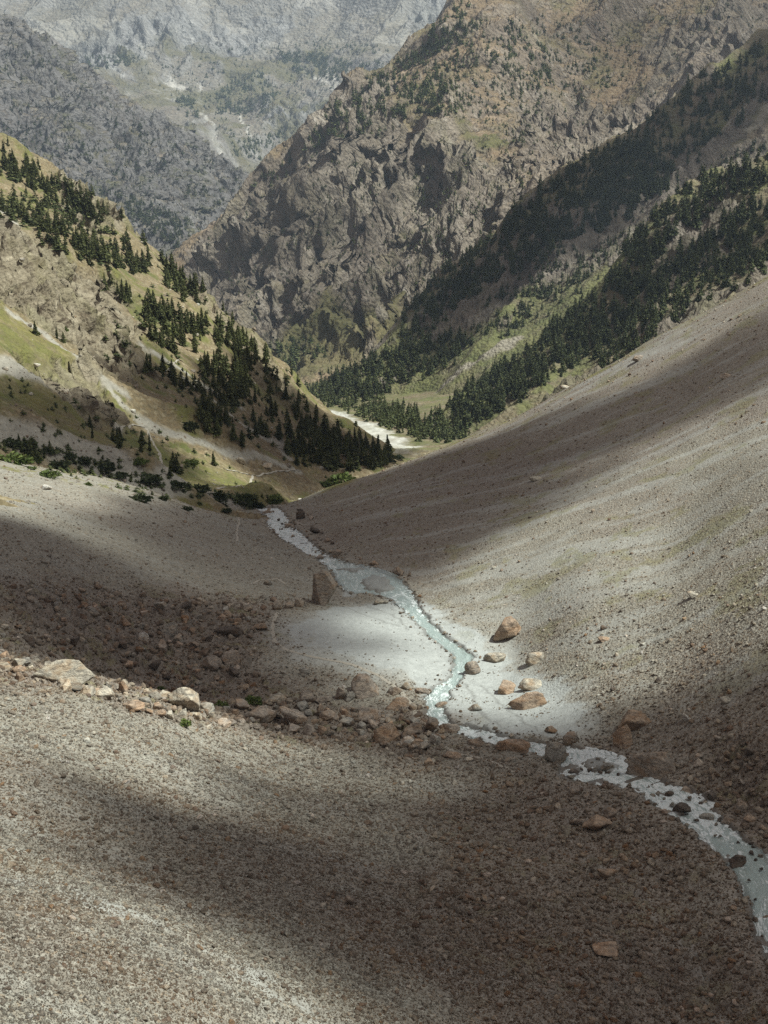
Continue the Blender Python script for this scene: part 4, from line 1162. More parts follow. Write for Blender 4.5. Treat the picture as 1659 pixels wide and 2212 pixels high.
def in_poly(P, u, v):
    c = False
    for i in range(len(P)):
        (ax, ay), (bx__, by__) = P[i], P[i - 1]
        if (ay > v) != (by__ > v) and u < (bx__ - ax) * (v - ay) / (by__ - ay) + ax: c = not c
    return c
def pick_points(poly, n, tries=40, jit=0.0):
    us = [p[0] for p in poly]; vs = [p[1] for p in poly]
    out = []
    while len(out) < n and tries * n > 0:
        tries -= 1 / n
        u, v = random.uniform(min(us), max(us)), random.uniform(min(vs), max(vs))
        if in_poly(poly, u, v): out.append((u + random.gauss(0, jit), v + random.gauss(0, jit * .7)))
    return out
made = {}
for poly, n, (s0, s1), tones, where in BANDS:
    cnt = 0
    for (u, v) in pick_points(poly, n * 5):
        if cnt >= n: break
        x, y, z, ok = hit(u, v, NB)
        s = s0 + (s1 - s0) * random.random() ** 2.2
        dist = math.sqrt(x * x + y * y + z * z); w = s / FPX * dist
        if min([math.hypot(x - a, y - b) - r - w * .42 for a, b, r in boulder_spots]) < 0: continue
        if float(near_sd := bil(near.SD, (math.atan2(x, y) - near.az[0]) / (near.az[1] - near.az[0]), np.interp(math.hypot(x, y), near.rs, np.arange(len(near.rs))))) > -.3 and ' in the ' not in ' ' + where: continue
        if ' water' in where or 'channel' in where: z = max(z, float(np.interp(math.hypot(x, y), np.hypot(RC[:, 0], RC[:, 1]), RZ))) - w * .12
        tone_ = random.choice(tones)
        o = add_obj('rock', random.choice(protos), loc=(x, y, z + w * .22))
        o.scale = (w * random.uniform(.85, 1.15), w * random.uniform(.7, 1.1), w * random.uniform(.55, .9))
        o.rotation_euler = (random.uniform(-.3, .3), random.uniform(-.3, .3), random.uniform(0, 6.28))
        j = random.uniform(.8, 1.25); o.color = (*[c * j for c in TONE[tone_]], 1)
        o['category'] = 'rock'; o['group'] = 'loose rocks ' + where
        boulder_spots.append((x, y, w * .45))
        size_ = SIZEW[0 if s < s0 + (s1 - s0) * .12 else 1 if s < s0 + (s1 - s0) * .45 else 2]
        made.setdefault((size_, COLW[tone_], where), []).append((u, o))
        cnt += 1
for (size_, col_, where), lst in made.items():
    lst.sort(key=lambda q: q[0])
    for k_, (u, o) in enumerate(lst):
        o['label'] = (f'{ordinal(k_)} {size_} {col_} rock from the left {where}' if len(lst) > 1 else f'only {size_} {col_} rock {where}')

# ---------------------------------------------------------------- loose stones covering the scree: nobody could count them
stone_src = []
for k_ in range(9):
    me = mesh_from('stone', rock_verts(500 + k_, 3 if k_ < 5 else 2, 8, .05)[0], None, ico(3 if k_ < 5 else 2)[1], [M_STONE])
    u, v = ((300,1950),(420,2060),(620,2020),(180,2100),(90,1800),(520,1780),(980,1980),(700,2140),(250,1700))[k_]
    x, y, z, ok = hit(u, v, NB)
    o = add_obj('stone', me, loc=(x, y, z + .05), category='stone', group='single stones on the foreground scree',
                label=f'{ordinal(sorted((300,420,620,180,90,520,980,700,250)).index(u))} stone from the left standing proud of the foreground scree')
    o.scale = (.5, .42, .36); o.rotation_euler = (0, 0, k_)
    stone_src.append(o)
def instancer(name, P, rot, scl, idx, src, label, tintv=None):
    me = bpy.data.meshes.new(name)
    me.vertices.add(len(P)); me.vertices.foreach_set('co', P.astype(np.float32).ravel())
    for an, dt, d in (('rot', 'FLOAT_VECTOR', rot), ('scl', 'FLOAT_VECTOR', scl), ('idx', 'INT', idx)):
        A = me.attributes.new(an, dt, 'POINT')
        if dt == 'INT': A.data.foreach_set('value', idx.astype(np.int32))
        else: A.data.foreach_set('vector', d.astype(np.float32).ravel())
    A = me.attributes.new('brown_tint', 'FLOAT', 'POINT'); A.data.foreach_set('value', (np.zeros(len(P)) if tintv is None else tintv).astype(np.float32))
    me.update()
    o = add_obj(name, me, kind='stuff', label=label, category='stones')
    g = bpy.data.node_groups.new(name, 'GeometryNodeTree')
    g.interface.new_socket('Geometry', in_out='INPUT', socket_type='NodeSocketGeometry')
    g.interface.new_socket('Geometry', in_out='OUTPUT', socket_type='NodeSocketGeometry')
    gi, go = g.nodes.new('NodeGroupInput'), g.nodes.new('NodeGroupOutput')
    m2p = g.nodes.new('GeometryNodeMeshToPoints'); iop = g.nodes.new('GeometryNodeInstanceOnPoints'); jn = g.nodes.new('GeometryNodeGeometryToInstance')
    g.links.new(gi.outputs[0], m2p.inputs['Mesh']); g.links.new(m2p.outputs[0], iop.inputs['Points'])
    for s in src:
        oi = g.nodes.new('GeometryNodeObjectInfo'); oi.inputs['Object'].default_value = s; oi.inputs['As Instance'].default_value = False
        gti = g.nodes.new('GeometryNodeGeometryToInstance'); g.links.new(oi.outputs['Geometry'], gti.inputs[0])
        g.links.new(gti.outputs[0], jn.inputs[0])
    # one list of separate instances to pick from
    g.nodes.remove(jn)
    jn = g.nodes.new('GeometryNodeJoinGeometry')
    for nd in [n for n in g.nodes if n.bl_idname == 'GeometryNodeGeometryToInstance']:
        g.links.new(nd.outputs[0], jn.inputs[0])
    g.links.new(jn.outputs[0], iop.inputs['Instance'])
    iop.inputs['Pick Instance'].default_value = True
    def na(nm, dt):
        n = g.nodes.new('GeometryNodeInputNamedAttribute'); n.data_type = dt; n.inputs['Name'].default_value = nm
        return n.outputs['Attribute']
    g.links.new(na('idx', 'INT'), iop.inputs['Instance Index'])
    e2r = g.nodes.new('FunctionNodeEulerToRotation'); g.links.new(na('rot', 'FLOAT_VECTOR'), e2r.inputs[0]); g.links.new(e2r.outputs[0], iop.inputs['Rotation'])
    g.links.new(na('scl', 'FLOAT_VECTOR'), iop.inputs['Scale'])
    g.links.new(iop.outputs[0], go.inputs[0])
    md = o.modifiers.new('scatter', 'NODES'); md.node_group = g
    return o
N = 380000
th = rng.uniform(R(-20.5), R(20.5), N)
ir = rng.uniform(1 / 430., 1 / 54., N); r = 1 / ir
x, y = r * np.sin(th), r * np.cos(th)
fi = (th - near.az[0]) / (near.az[1] - near.az[0]); fj = np.interp(r, near.rs, np.arange(len(near.rs)))
G = lambda A: bil(np.broadcast_to(A, near.Z.shape), fi, fj)
sd_, pale_, fine_, bo_ = G(near.SD), G(near.masks['pale']), G(near.masks['fine']), G(bould)
px = r / 1407.
clump = fbm(x, y, 6, 3, .6, 210)
s = 1.15 * px * rng.uniform(0.001, 1, N) ** (-1 / (2.75 - .8 * np.clip(bo_, 0, 1) + 1.6 * sstep(150, 260, r) * (1 - np.clip(bo_ * 1.5, 0, 1))))
s = np.minimum(s, np.minimum(9 * px, .55 + 1.1 * bo_ + .25 * (r / 200)))
keepm = (rng.random(N) < np.clip(1.0 - pale_ * 1.0 + bo_ * .3 + clump * .35, .03, 1) * (1 - .7 * sstep(170, 240, r) * (1 - np.clip(bo_ * 2, 0, 1)))) & (sd_ < -.25)
s = np.where((pale_ > .4), np.minimum(s, 2.6 * px), s)
ea_ = G(near.masks['earth'])[keepm]
x, y, r, s = x[keepm], y[keepm], r[keepm], s[keepm]
z = near.z_at(x, y) + s * .12
n_ = len(x)
P = np.stack([x, y, z], 1)
rot = np.stack([rng.normal(0, .35, n_), rng.normal(0, .35, n_), rng.uniform(0, 6.28, n_)], 1)
scl = np.stack([s * rng.uniform(.8, 1.3, n_), s * rng.uniform(.7, 1.05, n_), s * rng.uniform(.45, .85, n_)], 1)
# thrown along the water's edge too
k = rng.integers(0, NS, 1500); side = rng.integers(0, 2, 1500)
B = np.where(side[:, None] == 0, RL[k], RR[k]); O = np.where(side[:, None] == 0, RL[k] - RR[k], RR[k] - RL[k])
O /= np.linalg.norm(O, axis=1)[:, None]
off = rng.normal(.1, .8, 1500)
bx_, by_ = B[:, 0] + O[:, 0] * off, B[:, 1] + O[:, 1] * off
bs = np.minimum(rng.uniform(.05, 1, 1500) ** -.7 * .14, .7)
bz = near.z_at(bx_, by_) + bs * .2
P = np.concatenate([P, np.stack([bx_, by_, bz], 1)])
rot = np.concatenate([rot, np.stack([rng.normal(0, .3, 1500), rng.normal(0, .3, 1500), rng.uniform(0, 6.28, 1500)], 1)])
scl = np.concatenate([scl, np.stack([bs * 1.1, bs * .9, bs * .7], 1)])
instancer('scree_gravel', P, rot, scl, rng.integers(0, 9, len(P)), stone_src, 'grey-brown loose stones of every size covering the scree slopes', np.concatenate([ea_, np.full(1500, .5)]))
# rocks and stones lying about the left hillside
N = 9000
th = rng.uniform(R(-17.5), R(0), N); r = 1 / rng.uniform(1 / 900., 1 / 290., N)
x, y = r * np.sin(th), r * np.cos(th)
fi = (th - left.az[0]) / (left.az[1] - left.az[0]); fj = np.interp(r, left.rs, np.arange(len(left.rs)))
pl = bil(left.masks['pale'], fi, fj)
kp = (rng.random(N) < .25 + .75 * pl) & (left.z_at(x, y) > near.z_at(x, y))
x, y, r = x[kp], y[kp], r[kp]; n_ = len(x)
s = np.minimum(1.0 * r / 1407. * rng.uniform(.001, 1, n_) ** (-1 / 2.6), 2.4)
instancer('hillside_gravel', np.stack([x, y, left.z_at(x, y) + s * .1], 1), np.stack([rng.normal(0, .4, n_), rng.normal(0, .4, n_), rng.uniform(0, 6.28, n_)], 1), np.stack([s * 1.1, s, s * .7], 1), rng.integers(0, 9, n_), stone_src, 'stones strewn over the left hillside and its scree stripes')
print('rocks', time.time() - T0)
# ---------------------------------------------------------------- conifers and shrubs
def tuft_cloud(g, C, D, size, w=.35):
    """small leaf blades at centres C pointing along D"""
    n = len(C)
    D = D / (np.linalg.norm(D, axis=1)[:, None] + 1e-9)
    S = np.cross(D, g.normal(size=(n, 3))); S /= np.linalg.norm(S, axis=1)[:, None] + 1e-9
    s = size[:, None]
    V = np.stack([C - D * s * .5 - S * s * w, C - D * s * .45 + S * s * w, C + D * s * .6 + S * s * w * .3, C + D * s * .35 - S * s * w * .6], 1).reshape(-1, 3)
    return V, np.arange(len(V)).reshape(-1, 4)

def conifer_mesh(seed, n, slim=.2, bare=.08, ragged=.3):
    g = np.random.default_rng(seed)
    tiers = max(5, int(9 + n / 60))
    C, D, S = [], [], []
    lean = g.normal(0, .02, 2)
    for k in range(n):
        t = g.random() ** 1.25
        h = bare + (1 - bare) * t
        tier = round(h * tiers) / tiers + g.normal(0, .006)
        env = slim * 1.22 * max(0.0, 1 - tier) ** .62 * (1 + ragged * math.sin(tier * 23 + seed) * .5) * (.9 + .35 * math.sin(3 * 1.0 * tier + seed))
        a = g.uniform(0, 6.283)
        side = 1 + .28 * math.sin(a * 2 + seed + tier * 9)
        rad = max(.008, env * side * g.uniform(.25, 1.05))
        z = tier - rad * .30 + g.normal(0, .008)
        C.append((rad * math.cos(a) + lean[0] * z, rad * math.sin(a) + lean[1] * z, max(z, .02)))
        D.append((math.cos(a), math.sin(a), -.28 + g.normal(0, .2)))
        S.append(.055 + .075 * (1 - tier) * g.uniform(.6, 1.3))
    C.append((lean[0], lean[1], .985)); D.append((0, 0, 1)); S.append(.05)
    C, D, S = np.array(C), np.array(D), np.array(S) * (1.0 if n > 200 else 1.75 if n > 60 else 2.5)
    V, F = tuft_cloud(g, C, D, S, .40)
    return V, F

def trunk_verts(h=.9, r=.017, k=6):
    a = np.arange(k) / k * 6.283
    lo = np.stack([np.cos(a) * r, np.sin(a) * r, 0 * a - .03], 1); mid = np.stack([np.cos(a) * r * .7 + .004, np.sin(a) * r * .7, 0 * a + h * .45], 1); hi = np.stack([np.cos(a) * r * .15, np.sin(a) * r * .15, 0 * a + h], 1)
    V = np.concatenate([lo, mid, hi])
    F = [(b * k + i, b * k + (i + 1) % k, (b + 1) * k + (i + 1) % k, (b + 1) * k + i) for b in range(2) for i in range(k)]
    return V, np.array(F)
TV, TF = trunk_verts()
crowns = [mesh_from('crown', *conifer_mesh(20 + k, 520, (.20, .24, .17, .22, .26, .19, .15, .21)[k], (.05, .08, .12, .04, .1, .06, .15, .05)[k]), mats=[M_NEEDLE]) for k in range(8)]
trunk_me = mesh_from('trunk', TV, TF, mats=[M_BARK])
def make_tree(x, y, z, h, k, wide=1.0):
    root = bpy.data.objects.new('conifer', None); COL.objects.link(root)
    root.empty_display_size = .5
    root.location = (x, y, z - .1); root.scale = (h * wide, h * wide, h); root.rotation_euler = (random.gauss(0, .03), random.gauss(0, .03), random.uniform(0, 6.28))
    add_obj('crown', crowns[k], root); add_obj('trunk', trunk_me, root)
    root['category'] = 'tree'
    return root
HL = [left, near]
GROVES = [  # outline, how many, height in picture rows, where
 ([(0,335),(40,345),(110,385),(190,425),(250,470),(190,470),(120,440),(50,400),(0,380)], 30, (20,30), 'along the skyline at the top of the left hillside'),
 ([(0,440),(60,455),(130,480),(170,520),(250,560),(330,575),(300,600),(200,560),(110,520),(40,470),(0,460)], 34, (24,34), 'in the long grove below the hillside cliff'),
 ([(190,520),(260,540),(330,560),(330,590),(260,585),(200,550)], 14, (28,40), 'at the right end of the long grove'),
 ([(350,590),(390,590),(440,630),(430,660),(380,640),(345,615)], 16, (30,50), 'in the tall clump on the grassy shoulder'),
 ([(215,600),(260,625),(300,655),(300,675),(250,645),(215,620)], 10, (26,42), 'in the line above the dark rock face'),
 ([(310,660),(370,680),(420,700),(430,760),(380,770),(330,740),(308,700)], 36, (30,46), 'in the dense grove right of the dark rock face'),
 ([(425,680),(480,710),(560,770),(600,810),(550,800),(480,760),(430,730)], 26, (28,42), 'in the loose row near the right skyline'),
 ([(440,780),(520,800),(545,880),(500,900),(445,860)], 26, (32,50), 'in the dark grove at the middle of the hillside'),
 ([(320,790),(370,810),(420,830),(390,850),(340,830),(310,810)], 9, (28,44), 'scattered beside the grey scree stripe'),
 ([(385,850),(430,860),(520,930),(525,980),(470,950),(400,900)], 16, (30,48), 'standing in the shade below the dark grove'),
 ([(600,840),(640,850),(700,900),(690,925),(640,900),(600,870)], 7, (24,36), 'on the brown slope near the right skyline'),
 ([(600,930),(680,930),(780,960),(850,990),(830,1015),(740,1020),(650,990),(600,975)], 50, (32,50), 'in the dark grove at the foot of the hillside'),
 ([(530,860),(600,880),(590,960),(550,950)], 7, (30,46), 'on the shaded slope left of the foot grove'),
 ([(180,920),(230,930),(300,950),(360,980),(350,1010),(280,985),(200,950)], 9, (24,40), 'beside the hillside footpath'),
 ([(330,1020),(365,1020),(470,1000),(480,1020),(380,1045)], 4, (30,50), 'at the lower edge of the green slope'),
 ([(20,960),(110,975),(140,1000),(60,990)], 5, (30,46), 'among the shrubs at the left edge'),
 ([(60,690),(180,740),(150,770),(70,720)], 3, (24,34), 'alone on the open green slope'),
]
spots_t = []
ntree = 0
for poly, n, (h0, h1), where in GROVES:
    cnt = 0; lst = []
    for (u, v) in pick_points(poly, n * 6):
        if cnt >= n: break
        x, y, z, ok = hit(u, v, HL)
        if not ok: continue
        hd = random.uniform(h0, h1)
        h = hd / FPX * math.hypot(math.hypot(x, y), z)
        if spots_t and min((x - a) ** 2 + (y - b) ** 2 for a, b in spots_t) < (h * .16) ** 2: continue
        spots_t.append((x, y))
        o = make_tree(x, y, z, h, random.randrange(8), random.uniform(.72, 1.05))
        o['group'] = 'conifers ' + where
        lst.append((u, 'tall' if hd > h0 + (h1 - h0) * .6 else 'short' if hd < h0 + (h1 - h0) * .25 else 'middling', o))
        cnt += 1; ntree += 1
    for size_ in ('tall', 'middling', 'short'):
        q = sorted([e for e in lst if e[1] == size_], key=lambda e: e[0])
        for k_, (u, s_, o) in enumerate(q):
            o['label'] = (f'{ordinal(k_)} {size_} conifer from the left {where}' if len(q) > 1 else f'only {size_} conifer {where}')
print('trees', ntree, time.time() - T0)

# bare dead trunk among the foot grove
x, y, z, ok = hit(636 / 1.0, 955, HL)
droot = bpy.data.objects.new('dead_tree', None); COL.objects.link(droot); droot.location = hit(1173 * .5425 / 1.8517 * 1.0 + 432, 975, HL)[:3]
V = TV.copy(); V[:, :2] *= .8
add_obj('trunk', mesh_from('trunk', V * 11, TF, mats=[M_DEAD]), droot)
bv, bf = [], []
for k_ in range(14):
    a, h = k_ * 2.4, 2.5 + k_ * .5
    L_ = 1.0 * (1 - k_ / 18)
    e = np.array([math.cos(a), math.sin(a), .25]) * L_
    q = len(bv)
    bv += [(0, 0, h), (0, 0, h + .12), tuple(np.array([0, 0, h]) + e), (.06, .06, h)]
    bf += [(q, q + 1, q + 2), (q + 3, q + 1, q + 2), (q, q + 3, q + 2)]
add_obj('branches', mesh_from('branches', np.array(bv), None, np.array(bf), [M_DEAD]), droot)
droot['label'] = 'bare grey dead trunk rising beside the foot grove'; droot['category'] = 'dead tree'

# far woods: one object for each wood
small_crowns = [conifer_mesh(60 + k, 34, (.22, .26, .2, .24)[k % 4], .03) for k in range(6)]
mid_crowns = [conifer_mesh(80 + k, 90, (.2, .24, .18, .22)[k % 4], .03) for k in range(6)]
def wood(name, layer, jobs, label, tiny=False, wide=1.0):
    VV, FF, k0, total = [], [], 0, 0
    src = small_crowns if tiny else mid_crowns
    for poly, n, (h0, h1) in jobs:
        for (u, v) in pick_points(poly, n, 40, 9 if h1 > 12 else 4):
            if fbm(np.array([u]), np.array([v]), 28, 3, .6, 900)[0] < .0 and random.random() < .8: continue
            x, y, z, ok = hit(u, v, layer if isinstance(layer, list) else [layer], 700)
            if not ok: continue
            h = random.uniform(h0, h1) / FPX * math.hypot(math.hypot(x, y), z)
            V, F = src[random.randrange(6)]
            a = random.uniform(0, 6.28); c, s = math.cos(a), math.sin(a)
            wv = h * random.uniform(.85, 1.25) * wide
            Q = np.stack([(V[:, 0] * c - V[:, 1] * s) * wv + x, (V[:, 0] * s + V[:, 1] * c) * wv + y, V[:, 2] * h + z - h * .04], 1)
            VV.append(Q); FF.append(F + k0); k0 += len(V); total += 1
    if VV:
        add_obj(name, mesh_from(name, np.concatenate(VV), np.concatenate(FF), mats=[M_NEEDLE if name == 'hillside_forest' else M_FOREST]), kind='stuff', label=label, category='forest')
    print(name, total, time.time() - T0)
wood('hillside_undergrowth', left, [([(300,540),(450,620),(640,820),(860,1000),(700,1040),(420,900),(200,760),(280,640)], 300, (6,12)), ([(0,800),(300,900),(600,1060),(560,1080),(200,980),(0,930)], 130, (5,10)), ([(0,340),(300,520),(200,580),(0,470)], 160, (8,16))], 'low juniper scrub dotted over the left hillside', True, 2.4)
wood('hillside_forest', left, [([(340,560),(420,600),(520,680),(620,800),(690,890),(640,900),(520,830),(430,740),(330,640)], 110, (18,32)), ([(430,760),(560,800),(620,900),(600,980),(480,940),(400,850)], 70, (22,36)), ([(600,900),(700,920),(840,990),(800,1020),(640,1010)], 60, (24,38)), ([(0,310),(60,350),(200,425),(330,540),(200,520),(60,440),(0,400)], 60, (16,28)), ([(0,330),(40,340),(110,380),(190,420),(260,480),(190,480),(120,450),(50,410),(0,380)], 90, (20,32)), ([(0,430),(60,445),(130,475),(170,515),(250,560),(330,575),(300,605),(200,565),(110,525),(40,475),(0,465)], 110, (24,34)), ([(310,660),(370,680),(420,700),(430,760),(380,770),(330,740),(308,700)], 22, (32,46)), ([(600,930),(680,930),(780,960),(850,990),(830,1015),(740,1020),(650,990),(600,975)], 40, (30,46)), ([(440,780),(520,800),(545,880),(500,900),(445,860)], 16, (36,50))], 'smaller conifers filling the groves of the left hillside')
wood('valley_scrub', [left, near], [([(0,950),(120,965),(300,1020),(450,1060),(610,1080),(590,1100),(440,1085),(280,1060),(130,1015),(0,990)], 260, (5,13))], 'ragged low scrub between the shrubs at the foot of the hillside', True, 2.6)
wood('near_forest', spur_b, [([(1240,640),(1290,650),(1300,740),(1180,830),(1000,925),(960,860),(1050,790),(1160,700)], 1300, (22,30)), ([(1290,690),(1420,700),(1400,760),(1290,800)], 160, (22,28)),
    ([(1660,300),(1500,395),(1400,475),(1330,550),(1290,635),(1360,640),(1420,560),(1520,470),(1660,390)], 430, (22,32)), ([(1400,600),(1500,520),(1660,420),(1660,590),(1500,660),(1400,720),(1330,700),(1320,650)], 620, (24,32))], 'dense dark conifer forest on the nearer right-hand spur')
wood('valley_forest', [floor_, spur_a], [([(680,840),(760,795),(870,755),(970,725),(1010,740),(960,790),(850,830),(790,865),(720,880),(680,870)], 620, (18,26)), ([(760,885),(840,880),(900,895),(1010,900),(1000,945),(930,950),(850,925)], 330, (20,27)),
    ([(870,640),(1000,550),(1100,470),(1180,400),(1280,345),(1400,300),(1450,400),(1350,470),(1230,520),(1150,580),(1050,610),(960,690),(880,740),(860,690)], 2000, (16,24)),
    ([(1280,330),(1400,235),(1480,185),(1660,90),(1660,210),(1560,290),(1400,420),(1300,400)], 620, (14,22)), ([(600,790),(700,740),(860,690),(860,730),(700,820),(620,850)], 220, (7,13)), ([(1000,720),(1150,650),(1300,560),(1250,620),(1100,720)], 160, (10,20)), ([(1050,650),(1200,560),(1400,450),(1660,290),(1660,380),(1450,480),(1250,620),(1080,700)], 420, (8,18))], 'conifer forest climbing from the valley floor up the shaded spur')
wood('riverside_forest', [floor_, spur_a, spur_b], [([(590,800),(680,820),(700,870),(650,860),(600,830)], 120, (12,20)), ([(745,885),(800,870),(900,900),(1010,900),(1000,950),(930,960),(850,930)], 420, (16,24)), ([(690,830),(760,800),(870,790),(840,850),(740,885),(690,870)], 260, (12,20)), ([(600,770),(700,760),(690,800),(600,800)], 80, (8,14))], 'trees along the white river bed', True)
wood('mountain_forest', main, [([(555,395),(650,325),(700,250),(830,150),(870,130),(940,60),(1000,0),(1015,120),(960,200),(900,250),(800,285),(700,305),(640,345),(560,415)], 800, (9,14)),
    ([(980,30),(1250,60),(1400,120),(1250,230),(1120,320),(960,200)], 520, (7,12)), ([(1040,80),(1110,60),(1200,120),(1190,200),(1100,160),(1060,140)], 160, (8,12)), ([(420,540),(650,340),(900,300),(1050,450),(900,600),(700,690),(560,700)], 900, (4,8)), ([(950,60),(1300,20),(1650,0),(1640,90),(1450,180),(1280,320),(1130,330),(950,230)], 1000, (3,8)), ([(900,300),(1180,330),(1100,460),(960,590),(880,640)], 500, (4,9)),
    ([(575,745),(660,735),(720,760),(650,790),(580,790)], 130, (12,18)), ([(880,190),(960,180),(1000,240),(920,260)], 120, (10,15))], 'scattered conifers on the brown mountain and its left ridge', True, 1.1)
wood('grey_mountain_forest', grey, [([(330,440),(450,500),(520,440),(560,400),(500,490),(400,560),(330,500),(180,400)], 620, (7,11)), ([(0,60),(330,260),(540,390),(480,480),(300,400),(0,250)], 330, (5,9)), ([(0,260),(200,300),(330,420),(200,400),(0,300)], 120, (6,9)), ([(0,60),(330,260),(540,390),(480,500),(300,480),(0,290)], 700, (3,6))], 'sparse trees on the grey mountain flank', True, 1.2)
wood('far_mountain_forest', far, [([(600,110),(660,115),(760,130),(850,130),(835,165),(720,175),(620,150)], 620, (5,8)), ([(480,190),(560,150),(600,200),(560,245),(470,245)], 420, (5,8)), ([(378,212),(425,215),(430,258),(400,252)], 130, (6,9)),
    ([(180,125),(290,120),(300,140),(200,150)], 110, (5,8)), ([(500,285),(610,290),(600,345),(500,335)], 230, (5,8)), ([(200,100),(700,90),(840,180),(640,320),(560,380),(450,260),(300,160)], 900, (3,6)), ([(640,100),(700,80),(840,110),(700,110)], 120, (4,7))], 'dark forest patches on the far mountain', True, 1.3)

# shrubs
def shrub_mesh(seed, n=420):
    g = np.random.default_rng(seed)
    d = g.normal(size=(n, 3)); d[:, 2] = np.abs(d[:, 2]) * .8 + .05; d /= np.linalg.norm(d, axis=1)[:, None]
    lump = 1 + .35 * np.sin(d[:, 0] * 4 + seed) * np.cos(d[:, 1] * 5 + seed * 2)
    C = d * (g.uniform(.45, 1, n) ** .5 * lump)[:, None] * np.array([.5, .5, .42])
    return tuft_cloud(g, C, d + g.normal(0, .5, (n, 3)), g.uniform(.09, .17, n), .45)
shr = {m: [mesh_from('shrub', *shrub_mesh(900 + k), mats=[mm]) for k in range(4)] for m, mm in (('bright', M_SHRUB), ('dark', M_SHRUB_DARK))}
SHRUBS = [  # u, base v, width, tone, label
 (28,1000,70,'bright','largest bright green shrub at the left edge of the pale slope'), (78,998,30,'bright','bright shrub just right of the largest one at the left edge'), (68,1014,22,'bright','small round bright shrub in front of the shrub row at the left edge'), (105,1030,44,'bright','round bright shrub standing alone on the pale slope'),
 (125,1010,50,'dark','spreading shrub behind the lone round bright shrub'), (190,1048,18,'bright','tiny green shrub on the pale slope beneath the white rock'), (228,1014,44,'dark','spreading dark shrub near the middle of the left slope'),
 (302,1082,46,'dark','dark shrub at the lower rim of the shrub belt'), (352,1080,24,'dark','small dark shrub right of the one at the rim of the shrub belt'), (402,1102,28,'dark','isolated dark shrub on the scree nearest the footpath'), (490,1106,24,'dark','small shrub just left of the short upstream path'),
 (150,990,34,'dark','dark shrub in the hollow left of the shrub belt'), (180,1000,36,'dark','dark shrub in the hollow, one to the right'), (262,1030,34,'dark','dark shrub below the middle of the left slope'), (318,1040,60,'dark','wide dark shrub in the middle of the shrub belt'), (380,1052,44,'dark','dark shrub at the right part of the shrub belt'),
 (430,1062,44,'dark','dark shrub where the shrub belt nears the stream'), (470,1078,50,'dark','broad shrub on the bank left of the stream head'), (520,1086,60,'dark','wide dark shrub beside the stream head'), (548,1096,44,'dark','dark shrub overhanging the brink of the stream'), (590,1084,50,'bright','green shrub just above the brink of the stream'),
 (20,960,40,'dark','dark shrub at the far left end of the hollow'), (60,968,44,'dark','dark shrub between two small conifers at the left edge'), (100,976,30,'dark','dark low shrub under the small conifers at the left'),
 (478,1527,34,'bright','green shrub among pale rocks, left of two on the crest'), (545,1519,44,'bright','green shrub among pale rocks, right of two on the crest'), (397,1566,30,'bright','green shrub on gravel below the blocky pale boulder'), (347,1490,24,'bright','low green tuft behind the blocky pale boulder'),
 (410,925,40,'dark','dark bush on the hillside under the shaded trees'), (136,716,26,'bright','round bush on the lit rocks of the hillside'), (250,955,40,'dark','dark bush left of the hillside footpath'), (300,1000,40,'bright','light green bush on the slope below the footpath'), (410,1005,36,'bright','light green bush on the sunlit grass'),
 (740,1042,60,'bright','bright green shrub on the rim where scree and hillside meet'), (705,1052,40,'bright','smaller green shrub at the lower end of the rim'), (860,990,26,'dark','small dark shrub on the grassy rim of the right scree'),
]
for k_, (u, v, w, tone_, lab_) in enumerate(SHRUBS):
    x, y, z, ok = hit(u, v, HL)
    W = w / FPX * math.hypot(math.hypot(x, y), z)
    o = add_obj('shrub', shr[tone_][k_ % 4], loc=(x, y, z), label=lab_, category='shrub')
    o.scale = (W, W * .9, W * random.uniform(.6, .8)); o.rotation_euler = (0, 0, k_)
print('green', time.time() - T0)
